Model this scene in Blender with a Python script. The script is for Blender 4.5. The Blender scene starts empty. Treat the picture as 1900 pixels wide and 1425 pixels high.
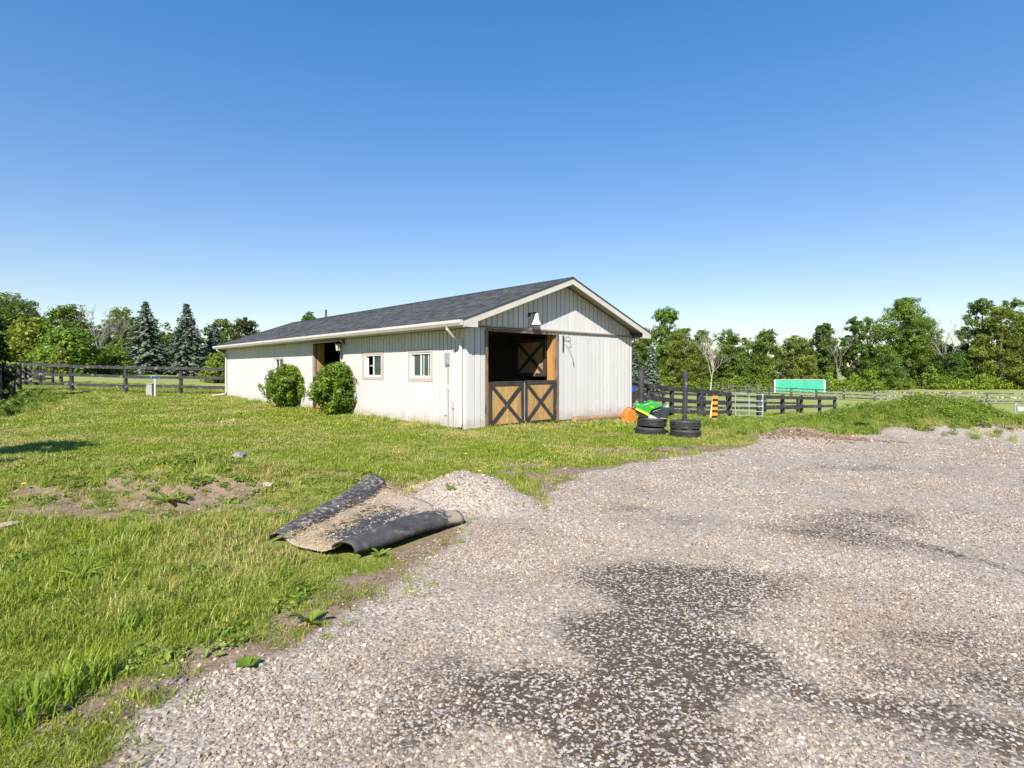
import bpy, math, random
import numpy as np
from mathutils import Vector, Matrix, Euler
R = math.radians
SC = bpy.context.scene
COL = SC.collection
F, HY, CH = 1024.0, 685.0, 1.5          # focal length (photo px), horizon row, camera height

# ------------------------------------------------------------------ camera, sky, sun, exposure
cd = bpy.data.cameras.new('camera'); cam = bpy.data.objects.new('camera', cd); COL.objects.link(cam)
cam.location = (0, 0, CH); cam.rotation_euler = (R(90), 0, 0)
cd.sensor_width = 36; cd.lens = F / 1900 * 36; cd.shift_y = -(712.5 - HY) / 1900
cd.clip_start = .05; cd.clip_end = 3000
SC.camera = cam
SUND = Vector((.24, 1.172, -1.0)).normalized()      # direction the light travels
sun_el = math.asin(-SUND.z); sun_az = math.atan2(-SUND.x, -SUND.y)
w = bpy.data.worlds.new('World'); SC.world = w; w.use_nodes = True
nt = w.node_tree; bg = nt.nodes['Background']
sky = nt.nodes.new('ShaderNodeTexSky'); sky.sky_type = 'NISHITA'; sky.sun_disc = False
sky.sun_elevation = sun_el; sky.sun_rotation = sun_az
sky.air_density = 1.3; sky.dust_density = 0.0; sky.ozone_density = 5.0; sky.altitude = 300
hs = nt.nodes.new('ShaderNodeHueSaturation'); hs.inputs['Saturation'].default_value = 1.35; hs.inputs['Hue'].default_value = .522; nt.links.new(sky.outputs[0], hs.inputs['Color']); gm = nt.nodes.new('ShaderNodeGamma'); gm.inputs[1].default_value = .62; nt.links.new(hs.outputs[0], gm.inputs[0]); nt.links.new(gm.outputs[0], bg.inputs[0]); bg.inputs[1].default_value = .156
sl = bpy.data.lights.new('sun', 'SUN'); sl.energy = 5.0; sl.angle = R(.53); sl.color = (1, .955, .88)
so = bpy.data.objects.new('sun', sl); COL.objects.link(so)
so.rotation_euler = SUND.to_track_quat('-Z', 'Y').to_euler(); so.location = (-10, -40, 40)
vs = SC.view_settings; vs.view_transform = 'Standard'; vs.look = 'None'; vs.exposure = .95; vs.gamma = 1
SC.render.engine = 'CYCLES'

# ------------------------------------------------------------------ helpers
rng = np.random.default_rng(7); rnd = random.Random(5)

def noise2(x, y, seed=0):
    x = np.asarray(x, float); y = np.asarray(y, float)
    xi = np.floor(x); yi = np.floor(y); fx = x - xi; fy = y - yi
    fx = fx * fx * (3 - 2 * fx); fy = fy * fy * (3 - 2 * fy)
    def h(a, b):
        v = np.sin(a * 127.1 + b * 311.7 + seed * 74.7) * 43758.5453
        return v - np.floor(v)
    return (h(xi, yi) * (1 - fx) + h(xi + 1, yi) * fx) * (1 - fy) + (h(xi, yi + 1) * (1 - fx) + h(xi + 1, yi + 1) * fx) * fy

def fbm(x, y, seed=0, o=4):
    s = 0; a = .5
    for i in range(o):
        s = s + a * noise2(x, y, seed + i); x = x * 2.03 + 3.1; y = y * 2.03 + 1.7; a *= .5
    return s / (1 - .5 ** o)

def sstep(a, b, v):
    t = np.clip((v - a) / (b - a), 0, 1); return t * t * (3 - 2 * t)

UZ = np.array([[-100, 0], [9, 0], [15.3, -.1], [21.3, -.6], [27, -.96], [38, -1.5], [49, -2.0], [70, -2.45], [100, -2.3], [130, -1.9], [200, -1.0], [900, 3]])
def bump(x, y, cx, cy, rx, ry, h, rot=0):
    dx = x - cx; dy = y - cy; c, s = math.cos(rot), math.sin(rot)
    a = (dx * c + dy * s) / rx; b = (-dx * s + dy * c) / ry
    return h * np.exp(-(a * a + b * b))
def cone(x, y, cx, cy, rx, ry, h):
    d = np.sqrt(((x - cx) / rx) ** 2 + ((y - cy) / ry) ** 2)
    return h * np.clip(1.06 - np.sqrt(d * d + .012), 0, 1)
def gz(x, y):
    x = np.asarray(x, float); y = np.asarray(y, float)
    u = (x + .9 * y) / 1.345
    z = np.interp(u, UZ[:, 0], UZ[:, 1])
    for k in (-2, 2): z = z + np.interp(u + k, UZ[:, 0], UZ[:, 1])
    z = z / 3
    z = z + .03 * np.clip(-x - 10, 0, 90) * sstep(14, 36, y)
    z = z + bump(x, y, -4.2, 7.0, 1.6, .7, .36) + bump(x, y, -6.2, 6.3, 1.2, .6, .12) + bump(x, y, -2.2, 7.2, 1.0, .5, .1)
    z = z + cone(x, y, -.66, 6.3, .72, .72, .33) + cone(x, y, -.18, 6.15, .6, .45, .17)
    z = z + bump(x, y, 14.8, 19.5, 3.4, 1.5, 1.0, .05) + bump(x, y, 19.5, 21.5, 3.5, 1.5, .35)
    z = z + bump(x, y, 13.2, 16.9, .8, .6, .34) + bump(x, y, 14.9, 17.2, .7, .6, .42) + bump(x, y, 16.8, 17.7, .9, .6, .40) + bump(x, y, 11.2, 16.0, .9, .6, .22) + bump(x, y, 18.5, 18.2, 1.2, .7, .35)
    z = z + bump(x, y, 6.3, 12.2, .75, .38, .27) + bump(x, y, 7.6, 12.2, .6, .25, .06)
    mm = bump(x, y, -4.4, 6.9, 2.6, 1.1, 1.0); z = z + mm * (.30 * (fbm(x * 1.8, y * 1.8, 91, 4) - .5) + .09 * (fbm(x * 7, y * 7, 92, 2) - .5))
    near = sstep(60, 20, y)
    z = z + near * (.05 * (fbm(x * .8, y * .8, 3, 3) - .5) + .02 * (fbm(x * 4, y * 4, 9, 2) - .5)) * sstep(1, 3, y)
    return z
def g1(x, y): return float(gz(x, y))
def px(pxx, py, zoff=0):
    """ground point under a photo pixel"""
    z = 0.0
    for _ in range(12):
        D = (CH - z) * F / max(py - HY, 1); X = (pxx - 950) / F * D; z = .5 * z + .5 * g1(X, D)
    return X, D
def atD(pxx, D): return (pxx - 950) / F * D, D

GPX = [(215, 1425), (235, 1358), (270, 1310), (340, 1274), (440, 1240), (530, 1212), (620, 1152), (690, 1116), (740, 1078), (800, 1035), (858, 1000)]
GW = [(-1.3, -10), (-1.42, 1.2)] + [(lambda D: ((a - 950) / F * D, D))(CH * F / (b - HY)) for a, b in GPX]
GW += [(-.62, 5.55), (-1.05, 5.75), (-1.18, 6.1), (-1.02, 6.62), (-.7, 6.9), (-.2, 6.75), (.28, 6.15), (.36, 6.35)]
GW += [px(a, b) for a, b in [(1030, 905), (1080, 878), (1180, 858), (1290, 843), (1390, 830)]]
GW += [(5.3, 11.9), (5.6, 12.5), (7.0, 12.8), (8.7, 13.8), (10.4, 15.6), (11.4, 16.3), (13.2, 17.0), (15, 17.4), (17, 17.9), (19, 18.4), (26, 19.5), (60, 20), (60, -10)]
GW = np.array(GW)
def gsd(x, y):
    """signed distance, positive on the gravel"""
    x = np.asarray(x, float).ravel(); y = np.asarray(y, float).ravel()
    best = np.full(x.shape, 1e9); ins = np.zeros(x.shape, bool)
    n = len(GW)
    for i in range(n):
        ax, ay = GW[i]; bx, by = GW[(i + 1) % n]
        ex, ey = bx - ax, by - ay
        t = np.clip(((x - ax) * ex + (y - ay) * ey) / (ex * ex + ey * ey + 1e-12), 0, 1)
        best = np.minimum(best, (x - ax - t * ex) ** 2 + (y - ay - t * ey) ** 2)
        c = (ay > y) != (by > y)
        with np.errstate(divide='ignore', invalid='ignore'):
            ins ^= c & (x < ex * (y - ay) / (by - ay if by != ay else 1e-12) + ax)
    return np.where(ins, 1, -1) * np.sqrt(best)
BARE = [(px(a, b), r) for a, b, r in [((290), 925, (1.3, .5)), (170, 945, (1.0, .4)), (430, 915, (.55, .28)), (720, 905, (.5, .4)), (640, 880, (.4, .25)), (1010, 880, (1.0, .45)), (960, 862, (.6, .4)), (420, 1225, (.30, .16)), (300, 1275, (.3, .12)), (110, 1325, (.5, .12)), (560, 1150, (.35, .10)), (700, 1075, (.35, .2)), (1130, 806, (.9, .45)), (1240, 806, (.9, .5)), (1050, 790, (.9, .4)), (1310, 832, (1.4, .35)), (1180, 838, (1.2, .4)), (620, 762, (.9, .4)), (240, 742, (1.0, .5)), (780, 800, (.8, .3))]]
def dirt(x, y):
    d = np.zeros(np.shape(x))
    for (cx, cy), (rx, ry) in BARE:
        d = np.maximum(d, np.exp(-(((x - cx) / rx) ** 2 + ((y - cy) / ry) ** 2) * 1.3))
    return np.clip(d * 1.0 + 1.5 * (fbm(x * 2.6, y * 2.6, 21, 5) - .53), 0, 1)
WET = [(px(a, b), r, v) for a, b, r, v in [(1215, 1075, (.55, .5), 1.1), (1265, 1115, (.36, .4), 1.1), (1275, 1195, (.30, .30), 1.25), (1170, 1185, (.42, .32), .85), (1210, 1275, (.42, .28), 1.15), (1060, 1290, (.45, .26), 1.0), (1130, 1385, (.55, .26), 1.05), (960, 1180, (.30, .26), .5), (890, 1240, (.25, .18), .45), (870, 1400, (.45, .16), .65), (1010, 1360, (.42, .2), .85), (1560, 985, (1.0, .5), .62), (1600, 960, (.9, .4), .5), (1800, 1180, (.5, .3), .62), (1850, 1250, (.4, .25), .66), (1480, 1290, (.18, .12), .55), (1500, 1370, (.16, .1), .55), (1170, 945, (.35, .18), .6), (1640, 870, (1.1, .4), .6), (1580, 858, (.8, .25), .45), (1700, 1330, (.4, .15), .5), (1850, 1390, (.4, .15), .6), (1480, 1030, (.35, .15), .4)]]
def wet(x, y):
    d = np.zeros(np.shape(x)); x_, y_ = x, y
    x = x + .38 * (fbm(x * 1.8, y * 1.8, 51, 5) - .5) * 2; y = y + .34 * (fbm(x_ * 1.4, y * 1.4, 57, 4) - .5) * 2
    for (cx, cy), (rx, ry), v in WET:
        d = np.maximum(d, v * np.exp(-(((x - cx) / rx) ** 2 + ((y - cy) / ry) ** 2) * .62))
    x, y = x_, y_
    # tyre track
    a = np.array(px(1700, 1005)); b = np.array(px(1900, 1065)); e = b - a
    t = np.clip(((x - a[0]) * e[0] + (y - a[1]) * e[1]) / (e @ e), 0, 1.6)
    dd = np.hypot(x - a[0] - t * e[0], y - a[1] - t * e[1])
    d = np.maximum(d, .8 * np.exp(-(dd / .07) ** 2))
    return np.clip(d * .95 + .95 * (fbm(x * 1.8, y * 1.8, 31, 5) - .53), 0, 1)

def mesh_np(name, V, Q, mat=None, var=None, smooth=False):
    me = bpy.data.meshes.new(name); V = np.asarray(V, np.float32); Q = np.asarray(Q, np.int32)
    k = Q.shape[1]
    me.vertices.add(len(V)); me.vertices.foreach_set('co', V.ravel())
    me.loops.add(Q.size); me.loops.foreach_set('vertex_index', Q.ravel())
    me.polygons.add(len(Q)); me.polygons.foreach_set('loop_start', np.arange(0, Q.size, k, dtype=np.int32))
    try: me.polygons.foreach_set('loop_total', np.full(len(Q), k, np.int32))
    except Exception: pass
    if smooth: me.polygons.foreach_set('use_smooth', np.ones(len(Q), bool))
    me.update(calc_edges=True)
    if var is not None:
        a = me.attributes.new('var', 'FLOAT', 'FACE'); a.data.foreach_set('value', np.asarray(var, np.float32))
    if mat: me.materials.append(mat)
    return me
def link(name, me, parent=None, loc=(0, 0, 0), rot=(0, 0, 0)):
    o = bpy.data.objects.new(name, me); COL.objects.link(o); o.location = loc; o.rotation_euler = rot
    if parent: o.parent = parent
    return o
def tag(o, label=None, cat=None, group=None, kind=None):
    if label: o['label'] = label
    if cat: o['category'] = cat
    if group: o['group'] = group
    if kind: o['kind'] = kind
    return o
def thing(name, label, cat, loc, rz=0, group=None):
    return tag(link(name, None, None, loc, (0, 0, rz)), label, cat, group)

class MB:
    def __init__(s): s.v = []; s.f = []
    def add(s, v, f):
        n = len(s.v); s.v += [tuple(p) for p in v]; s.f += [tuple(i + n for i in q) for q in f]; return s
    def box(s, x0, x1, y0, y1, z0, z1):
        return s.add([(x0, y0, z0), (x1, y0, z0), (x1, y1, z0), (x0, y1, z0), (x0, y0, z1), (x1, y0, z1), (x1, y1, z1), (x0, y1, z1)],
                     [(3, 2, 1, 0), (4, 5, 6, 7), (0, 1, 5, 4), (1, 2, 6, 5), (2, 3, 7, 6), (3, 0, 4, 7)])
    def bar(s, a, b, wd, ht, up=(0, 0, 1)):
        a = Vector(a); b = Vector(b); d = (b - a).normalized(); sd = d.cross(Vector(up)).normalized(); u = sd.cross(d)
        v = [p + sd * i * wd / 2 + u * j * ht / 2 for p in (a, b) for i, j in ((-1, -1), (1, -1), (1, 1), (-1, 1))]
        return s.add(v, [(0, 1, 2, 3), (7, 6, 5, 4), (0, 4, 5, 1), (1, 5, 6, 2), (2, 6, 7, 3), (3, 7, 4, 0)])
    def tube(s, pts, rad, n=8, cap=True):
        pts = [Vector(p) for p in pts]
        if not hasattr(rad, '__len__'): rad = [rad] * len(pts)
        vs = []; ref = Vector((0.13, .31, .94))
        for i, p in enumerate(pts):
            d = (pts[min(i + 1, len(pts) - 1)] - pts[max(i - 1, 0)]).normalized()
            a = d.cross(ref)
            if a.length < .05: a = d.cross(Vector((1, 0, 0)))
            a.normalize(); b = d.cross(a)
            vs += [p + (a * math.cos(6.28318 * k / n) + b * math.sin(6.28318 * k / n)) * rad[i] for k in range(n)]
        fs = [(i * n + k, i * n + (k + 1) % n, (i + 1) * n + (k + 1) % n, (i + 1) * n + k) for i in range(len(pts) - 1) for k in range(n)]
        if cap: fs += [tuple(range(n))[::-1], tuple((len(pts) - 1) * n + k for k in range(n))]
        return s.add(vs, fs)
    def lathe(s, prof, n=24, c=(0, 0, 0), close=False):
        vs = [(c[0] + r * math.cos(6.28318 * k / n), c[1] + r * math.sin(6.28318 * k / n), c[2] + z) for r, z in prof for k in range(n)]
        m = len(prof); rr = range(m if close else m - 1)
        fs = [(i * n + k, i * n + (k + 1) % n, ((i + 1) % m) * n + (k + 1) % n, ((i + 1) % m) * n + k) for i in rr for k in range(n)]
        return s.add(vs, fs)
    def prism(s, poly, y0, y1):
        n = len(poly)
        return s.add([(x, y0, z) for x, z in poly] + [(x, y1, z) for x, z in poly],
                     [tuple(range(n)), tuple(range(2 * n - 1, n - 1, -1))] + [(i, i + n, (i + 1) % n + n, (i + 1) % n) for i in range(n)])
    def mesh(s, name, mat=None, smooth=False):
        me = bpy.data.meshes.new(name); me.from_pydata(s.v, [], s.f); me.update()
        import bmesh
        b = bmesh.new(); b.from_mesh(me); bmesh.ops.recalc_face_normals(b, faces=b.faces); b.to_mesh(me); b.free()
        if smooth:
            for p in me.polygons: p.use_smooth = True
        if mat: me.materials.append(mat)
        return me
    def build(s, name, mat, parent=None, loc=(0, 0, 0), rot=(0, 0, 0), smooth=False, bevel=0):
        o = link(name, s.mesh(name, mat, smooth), parent, loc, rot)
        if bevel:
            m = o.modifiers.new('bevel', 'BEVEL'); m.width = bevel; m.segments = 2; m.limit_method = 'ANGLE'
        return o

# ------------------------------------------------------------------ materials
def newmat(name):
    m = bpy.data.materials.new(name); m.use_nodes = True
    n = m.node_tree.nodes; l = m.node_tree.links
    return m, n, l, n['Principled BSDF']
def ramp(n, stops):
    r = n.new('ShaderNodeValToRGB'); e = r.color_ramp.elements
    while len(e) < len(stops): e.new(.5)
    for i, (p, c) in enumerate(stops): e[i].position = p; e[i].color = (*c, 1)
    return r
def coords(n, l, rnd_off=True, scale=(1, 1, 1), world=False):
    if world:
        g = n.new('ShaderNodeNewGeometry'); src = g.outputs['Position']
    else:
        tc = n.new('ShaderNodeTexCoord'); src = tc.outputs['Object']
    mp = n.new('ShaderNodeMapping'); mp.inputs['Scale'].default_value = scale; l.new(src, mp.inputs[0])
    if rnd_off and not world:
        oi = n.new('ShaderNodeObjectInfo'); mm = n.new('ShaderNodeMath'); mm.operation = 'MULTIPLY'; mm.inputs[1].default_value = 37
        l.new(oi.outputs['Random'], mm.inputs[0]); l.new(mm.outputs[0], mp.inputs['Location'])
    return mp.outputs[0]
def mat(name, c1, c2=None, ns=6, rough=.6, scale=(1, 1, 1), bs=None, bstr=.2, metal=0, lo=.35, hi=.65, rvar=0, world=False, spec=.5, c3=None, ns3=30, lo3=.6, hi3=.68):
    m, n, l, b = newmat(name)
    b.inputs['Roughness'].default_value = rough; b.inputs['Metallic'].default_value = metal; b.inputs['Specular IOR Level'].default_value = spec
    v = coords(n, l, True, scale, world)
    col = None
    if c2:
        t = n.new('ShaderNodeTexNoise'); t.inputs['Scale'].default_value = ns; t.inputs['Detail'].default_value = 6; t.inputs['Roughness'].default_value = .65
        l.new(v, t.inputs[0]); r = ramp(n, [(lo, c1), (hi, c2)]); l.new(t.outputs[0], r.inputs[0]); col = r.outputs[0]
        if c3:
            t3 = n.new('ShaderNodeTexNoise'); t3.inputs['Scale'].default_value = ns3; t3.inputs['Detail'].default_value = 5; l.new(v, t3.inputs[0])
            r3 = ramp(n, [(lo3, (0, 0, 0)), (hi3, (1, 1, 1))]); l.new(t3.outputs[0], r3.inputs[0])
            mx = n.new('ShaderNodeMix'); mx.data_type = 'RGBA'; l.new(r3.outputs[0], mx.inputs[0]); l.new(col, mx.inputs[6]); mx.inputs[7].default_value = (*c3, 1); col = mx.outputs[2]
    else:
        b.inputs['Base Color'].default_value = (*c1, 1)
    if col is not None and rvar:
        oi = n.new('ShaderNodeObjectInfo'); mr = n.new('ShaderNodeMapRange'); mr.inputs[3].default_value = 1 - rvar; mr.inputs[4].default_value = 1 + rvar
        l.new(oi.outputs['Random'], mr.inputs[0]); h = n.new('ShaderNodeHueSaturation'); l.new(mr.outputs[0], h.inputs['Value']); l.new(col, h.inputs['Color']); col = h.outputs[0]
    if col is not None: l.new(col, b.inputs['Base Color'])
    if bs:
        t = n.new('ShaderNodeTexNoise'); t.inputs['Scale'].default_value = bs; t.inputs['Detail'].default_value = 5; l.new(v, t.inputs[0])
        bp = n.new('ShaderNodeBump'); bp.inputs['Strength'].default_value = bstr; bp.inputs['Distance'].default_value = .01
        l.new(t.outputs[0], bp.inputs['Height']); l.new(bp.outputs[0], b.inputs['Normal'])
    return m
def leafmat(name, a, b_, tr=.35, rough=.45, trc=None, inst=False):
    m, n, l, b = newmat(name); out = n['Material Output']
    if inst:
        oi0 = n.new('ShaderNodeObjectInfo'); fac = oi0.outputs['Random']
    else:
        at = n.new('ShaderNodeAttribute'); at.attribute_name = 'var'; fac = at.outputs['Fac']
    r = ramp(n, [(0, a), (1, b_)]); l.new(fac, r.inputs[0])
    oi = n.new('ShaderNodeObjectInfo'); mx = n.new('ShaderNodeMix'); mx.data_type = 'RGBA'; mx.blend_type = 'MULTIPLY'; mx.inputs[0].default_value = 1
    l.new(r.outputs[0], mx.inputs[6])
    if inst: mx.inputs[7].default_value = (1, 1, 1, 1)
    else: l.new(oi.outputs['Color'], mx.inputs[7])
    l.new(mx.outputs[2], b.inputs['Base Color']); b.inputs['Roughness'].default_value = rough; b.inputs['Specular IOR Level'].default_value = .25
    t = n.new('ShaderNodeBsdfTranslucent'); h = n.new('ShaderNodeHueSaturation'); h.inputs['Value'].default_value = 1.5; h.inputs['Hue'].default_value = .485; l.new(mx.outputs[2], h.inputs['Color']); l.new(h.outputs[0], t.inputs[0])
    s = n.new('ShaderNodeMixShader'); s.inputs[0].default_value = tr; l.new(b.outputs[0], s.inputs[1]); l.new(t.outputs[0], s.inputs[2]); l.new(s.outputs[0], out.inputs[0])
    return m
M = {}
M['siding'] = mat('siding', (.495, .472, .45), (.55, .527, .505), 1.2, .5, (1, 1, .25), 40, .05, rvar=.05)
m, n, l, b = M['siding'], M['siding'].node_tree.nodes, M['siding'].node_tree.links, M['siding'].node_tree.nodes['Principled BSDF']
old = b.inputs['Base Color'].links[0].from_socket; gp = n.new('ShaderNodeNewGeometry'); sx_ = n.new('ShaderNodeSeparateXYZ'); l.new(gp.outputs['Position'], sx_.inputs[0])
t = n.new('ShaderNodeTexNoise'); t.inputs['Scale'].default_value = 4; t.inputs['Detail'].default_value = 8; t.inputs['Roughness'].default_value = .75; l.new(gp.outputs['Position'], t.inputs[0])
ma = n.new('ShaderNodeMath'); ma.operation = 'MULTIPLY_ADD'; ma.inputs[1].default_value = -.9; l.new(t.outputs[0], ma.inputs[0]); l.new(sx_.outputs[2], ma.inputs[2])
rp = ramp(n, [(0.0, (.6,) * 3), (.12, (0, 0, 0))]); mr = n.new('ShaderNodeMapRange'); mr.inputs[1].default_value = -.5; mr.inputs[2].default_value = 1.5; l.new(ma.outputs[0], mr.inputs[0]); l.new(mr.outputs[0], rp.inputs[0])
mx = n.new('ShaderNodeMix'); mx.data_type = 'RGBA'; l.new(rp.outputs[0], mx.inputs[0]); l.new(old, mx.inputs[6]); mx.inputs[7].default_value = (.34, .25, .17, 1); l.new(mx.outputs[2], b.inputs['Base Color'])
rp.color_ramp.elements[0].position = .04; rp.color_ramp.elements[1].position = .20
M['wall_core'] = mat('wall_core', (.10, .095, .085), (.14, .13, .115), 3, .8)
M['skirt'] = mat('skirt', (.10, .085, .07), (.2, .17, .14), 5, .9)
M['trim'] = mat('trim', (.38, .315, .265), (.44, .37, .315), 2, .5, rvar=.03)
M['fascia'] = mat('fascia', (.47, .43, .37), (.52, .48, .42), 2, .45)
M['white'] = mat('white_vinyl', (.66, .66, .65), (.70, .70, .69), 3, .35)
M['drip'] = mat('drip_edge', (.035, .04, .05), (.05, .055, .065), 4, .6)
M['blackwood'] = mat('black_wood', (.018, .016, .016), (.045, .038, .034), 5, .7, (1, 1, .3), 25, .5, c3=(.16, .13, .11), ns3=9, lo3=.62, hi3=.75)
M['fence'] = mat('fence_wood', (.014, .013, .014), (.045, .042, .042), 3, .75, (1, 1, 1), 22, .6, c3=(.24, .22, .205), ns3=5, lo3=.60, hi3=.72, rvar=.15)
M['fence_old'] = mat('fence_wood_far', (.03, .028, .028), (.08, .075, .07), 3, .75, (1, 1, 1), 22, .6, c3=(.33, .31, .29), ns3=5, lo3=.5, hi3=.62, rvar=.25)
M['plank'] = mat('tan_plank', (.30, .175, .062), (.44, .27, .105), 3, .65, (6, 6, .6), 14, .35, rvar=.14, c3=(.2, .11, .04), ns3=7, lo3=.6, hi3=.7)
M['jamb'] = mat('orange_wood', (.36, .17, .06), (.48, .25, .09), 3, .6, (5, 5, .5), 14, .3, rvar=.1)
M['postwood'] = mat('weathered_brown_wood', (.14, .09, .06), (.27, .18, .12), 4, .75, (4, 4, .6), 16, .5, c3=(.05, .035, .03), ns3=4, lo3=.52, hi3=.62)
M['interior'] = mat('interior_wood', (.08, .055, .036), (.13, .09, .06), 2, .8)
M['log'] = mat('log_wood', (.20, .115, .06), (.31, .2, .12), 4, .75, (4, .6, 4), 18, .5)
M['black_metal'] = mat('black_metal', (.012, .012, .013), (.02, .02, .022), 5, .45, metal=.3)
M['grey_metal'] = mat('grey_metal', (.27, .28, .29), (.33, .34, .35), 5, .4, metal=.2)
M['lampwhite'] = mat('lamp_enamel', (.60, .55, .47), (.70, .66, .58), 4, .35, c3=(.4, .33, .24), ns3=9, lo3=.62, hi3=.75)
M['galv'] = mat('galvanised', (.42, .47, .5), (.55, .6, .62), 5, .35, metal=.6)
M['tyre'] = mat('tyre_rubber', (.018, .018, .019), (.045, .043, .041), 5, .65, bs=40, bstr=.3, c3=(.16, .14, .12), ns3=14, lo3=.64, hi3=.74)
M['mat'] = mat('rubber_mat', (.024, .023, .023), (.062, .058, .055), 5, .75, bs=60, bstr=.7, c3=(.16, .14, .12), ns3=9, lo3=.56, hi3=.76)
M['green'] = mat('green_paint', (.02, .23, .025), (.025, .27, .03), 4, .3)
M['yellow'] = mat('yellow_paint', (.80, .58, .02), (.84, .63, .03), 4, .4)
M['blackplastic'] = mat('black_plastic', (.010, .010, .011), (.02, .02, .021), 6, .35)
M['headlight'] = mat('headlight', (.3, .29, .23), (.55, .52, .44), 9, .2)
M['orange'] = mat('orange_plastic', (.80, .13, .012), (.86, .18, .02), 4, .45)
M['redplastic'] = mat('red_plastic', (.45, .05, .02), (.5, .07, .03), 4, .4)
M['sign_orange'] = mat('sign_orange', (.88, .21, .012), (.92, .26, .02), 4, .5)
M['lath'] = mat('lath_wood', (.72, .48, .18), (.80, .58, .26), 4, .6, (5, 5, .5))
M['blue'] = mat('blue_plastic', (.015, .07, .42), (.02, .09, .5), 4, .4)
M['steelgreen'] = mat('green_steel', (.035, .32, .19), (.045, .37, .23), .6, .45, rvar=.05)
M['pedestal'] = mat('pedestal_plastic', (.24, .25, .225), (.29, .30, .27), 4, .5)
M['stone'] = mat('field_stone', (.17, .142, .13), (.29, .245, .23), 5, .8, bs=14, bstr=.6)
M['slab'] = mat('pale_slab', (.34, .24, .185), (.42, .31, .25), 5, .8, bs=14, bstr=.4)
M['bark'] = mat('bark', (.07, .055, .042), (.15, .12, .095), 6, .85, (1, 1, .3), 12, .8)
M['deadbark'] = mat('dead_bark', (.26, .225, .185), (.40, .35, .30), 3, .8, (1, 1, .3), 12, .6)
M['palebark'] = mat('pale_bark', (.15, .13, .11), (.26, .23, .195), 3, .8, (1, 1, .3), 12, .6)
M['leaf'] = leafmat('leaf', (.058, .094, .016), (.225, .27, .055), .38)
M['needle'] = leafmat('needle', (.085, .105, .065), (.215, .245, .17), .15)
M['bushleaf'] = leafmat('bush_leaf', (.05, .10, .010), (.22, .315, .036), .32, .4)
M['weedleaf'] = leafmat('weed_leaf', (.09, .15, .016), (.24, .31, .045), .35, .45)
M['house'] = mat('house_siding', (.6, .56, .5), (.66, .62, .56), 2, .6)

# dust on the mat
mm_ = M['mat']; n = mm_.node_tree.nodes; l = mm_.node_tree.links; b = n['Principled BSDF']; old = b.inputs['Base Color'].links[0].from_socket
da = n.new('ShaderNodeAttribute'); da.attribute_name = 'dust'; dn = n.new('ShaderNodeTexNoise'); dn.inputs['Scale'].default_value = 22; dn.inputs['Detail'].default_value = 8; tcn = n.new('ShaderNodeTexCoord'); l.new(tcn.outputs['Object'], dn.inputs[0])
sm = n.new('ShaderNodeMath'); sm.operation = 'MULTIPLY_ADD'; sm.inputs[1].default_value = 1.1; l.new(dn.outputs[0], sm.inputs[0]); l.new(da.outputs['Fac'], sm.inputs[2]); rp = ramp(n, [(.80, (0, 0, 0)), (1.0, (.85,) * 3)]); l.new(sm.outputs[0], rp.inputs[0])
mx = n.new('ShaderNodeMix'); mx.data_type = 'RGBA'; l.new(rp.outputs[0], mx.inputs[0]); l.new(old, mx.inputs[6]); mx.inputs[7].default_value = (.34, .27, .20, 1); l.new(mx.outputs[2], b.inputs['Base Color'])
# glass
m, n, l, b = newmat('window_glass'); b.inputs['Base Color'].default_value = (.09, .11, .10, 1); b.inputs['Roughness'].default_value = .08; b.inputs['Specular IOR Level'].default_value = .6
tr = n.new('ShaderNodeBsdfTransparent'); tr.inputs[0].default_value = (.75, .8, .78, 1); s = n.new('ShaderNodeMixShader'); s.inputs[0].default_value = .5
l.new(tr.outputs[0], s.inputs[1]); l.new(b.outputs[0], s.inputs[2]); l.new(s.outputs[0], n['Material Output'].inputs[0]); M['glass'] = m
# shingles: colour per shingle
m, n, l, b = newmat('shingle'); at = n.new('ShaderNodeAttribute'); at.attribute_name = 'var'
r = ramp(n, [(0, (.020, .021, .024)), (.5, (.043, .045, .049)), (1, (.08, .082, .088))]); l.new(at.outputs['Fac'], r.inputs[0])
v = coords(n, l, False); t = n.new('ShaderNodeTexNoise'); t.inputs['Scale'].default_value = 60; l.new(v, t.inputs[0])
mx = n.new('ShaderNodeMix'); mx.data_type = 'RGBA'; mx.blend_type = 'OVERLAY'; mx.inputs[0].default_value = .5; l.new(r.outputs[0], mx.inputs[6]); l.new(t.outputs[0], mx.inputs[7])
l.new(mx.outputs[2], b.inputs['Base Color']); b.inputs['Roughness'].default_value = .85; M['shingle'] = m
# stones (one colour per stone)
m, n, l, b = newmat('gravel_stone'); oi = n.new('ShaderNodeObjectInfo')
r = ramp(n, [(0, (0.112, 0.083, 0.061)), (.2, (0.239, 0.186, 0.143)), (.45, (0.338, 0.274, 0.217)), (.62, (0.283, 0.242, 0.206)), (.8, (0.370, 0.309, 0.247)), (.93, (0.489, 0.416, 0.335)), (.985, (0.620, 0.542, 0.438)), (1, (0.437, 0.251, 0.128))])
l.new(oi.outputs['Random'], r.inputs[0]); v = coords(n, l); t = n.new('ShaderNodeTexNoise'); t.inputs['Scale'].default_value = 3; l.new(v, t.inputs[0])
h = n.new('ShaderNodeHueSaturation'); mr = n.new('ShaderNodeMapRange'); mr.inputs[3].default_value = .8; mr.inputs[4].default_value = 1.2; l.new(t.outputs[0], mr.inputs[0]); l.new(mr.outputs[0], h.inputs['Value']); l.new(r.outputs[0], h.inputs['Color'])
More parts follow.
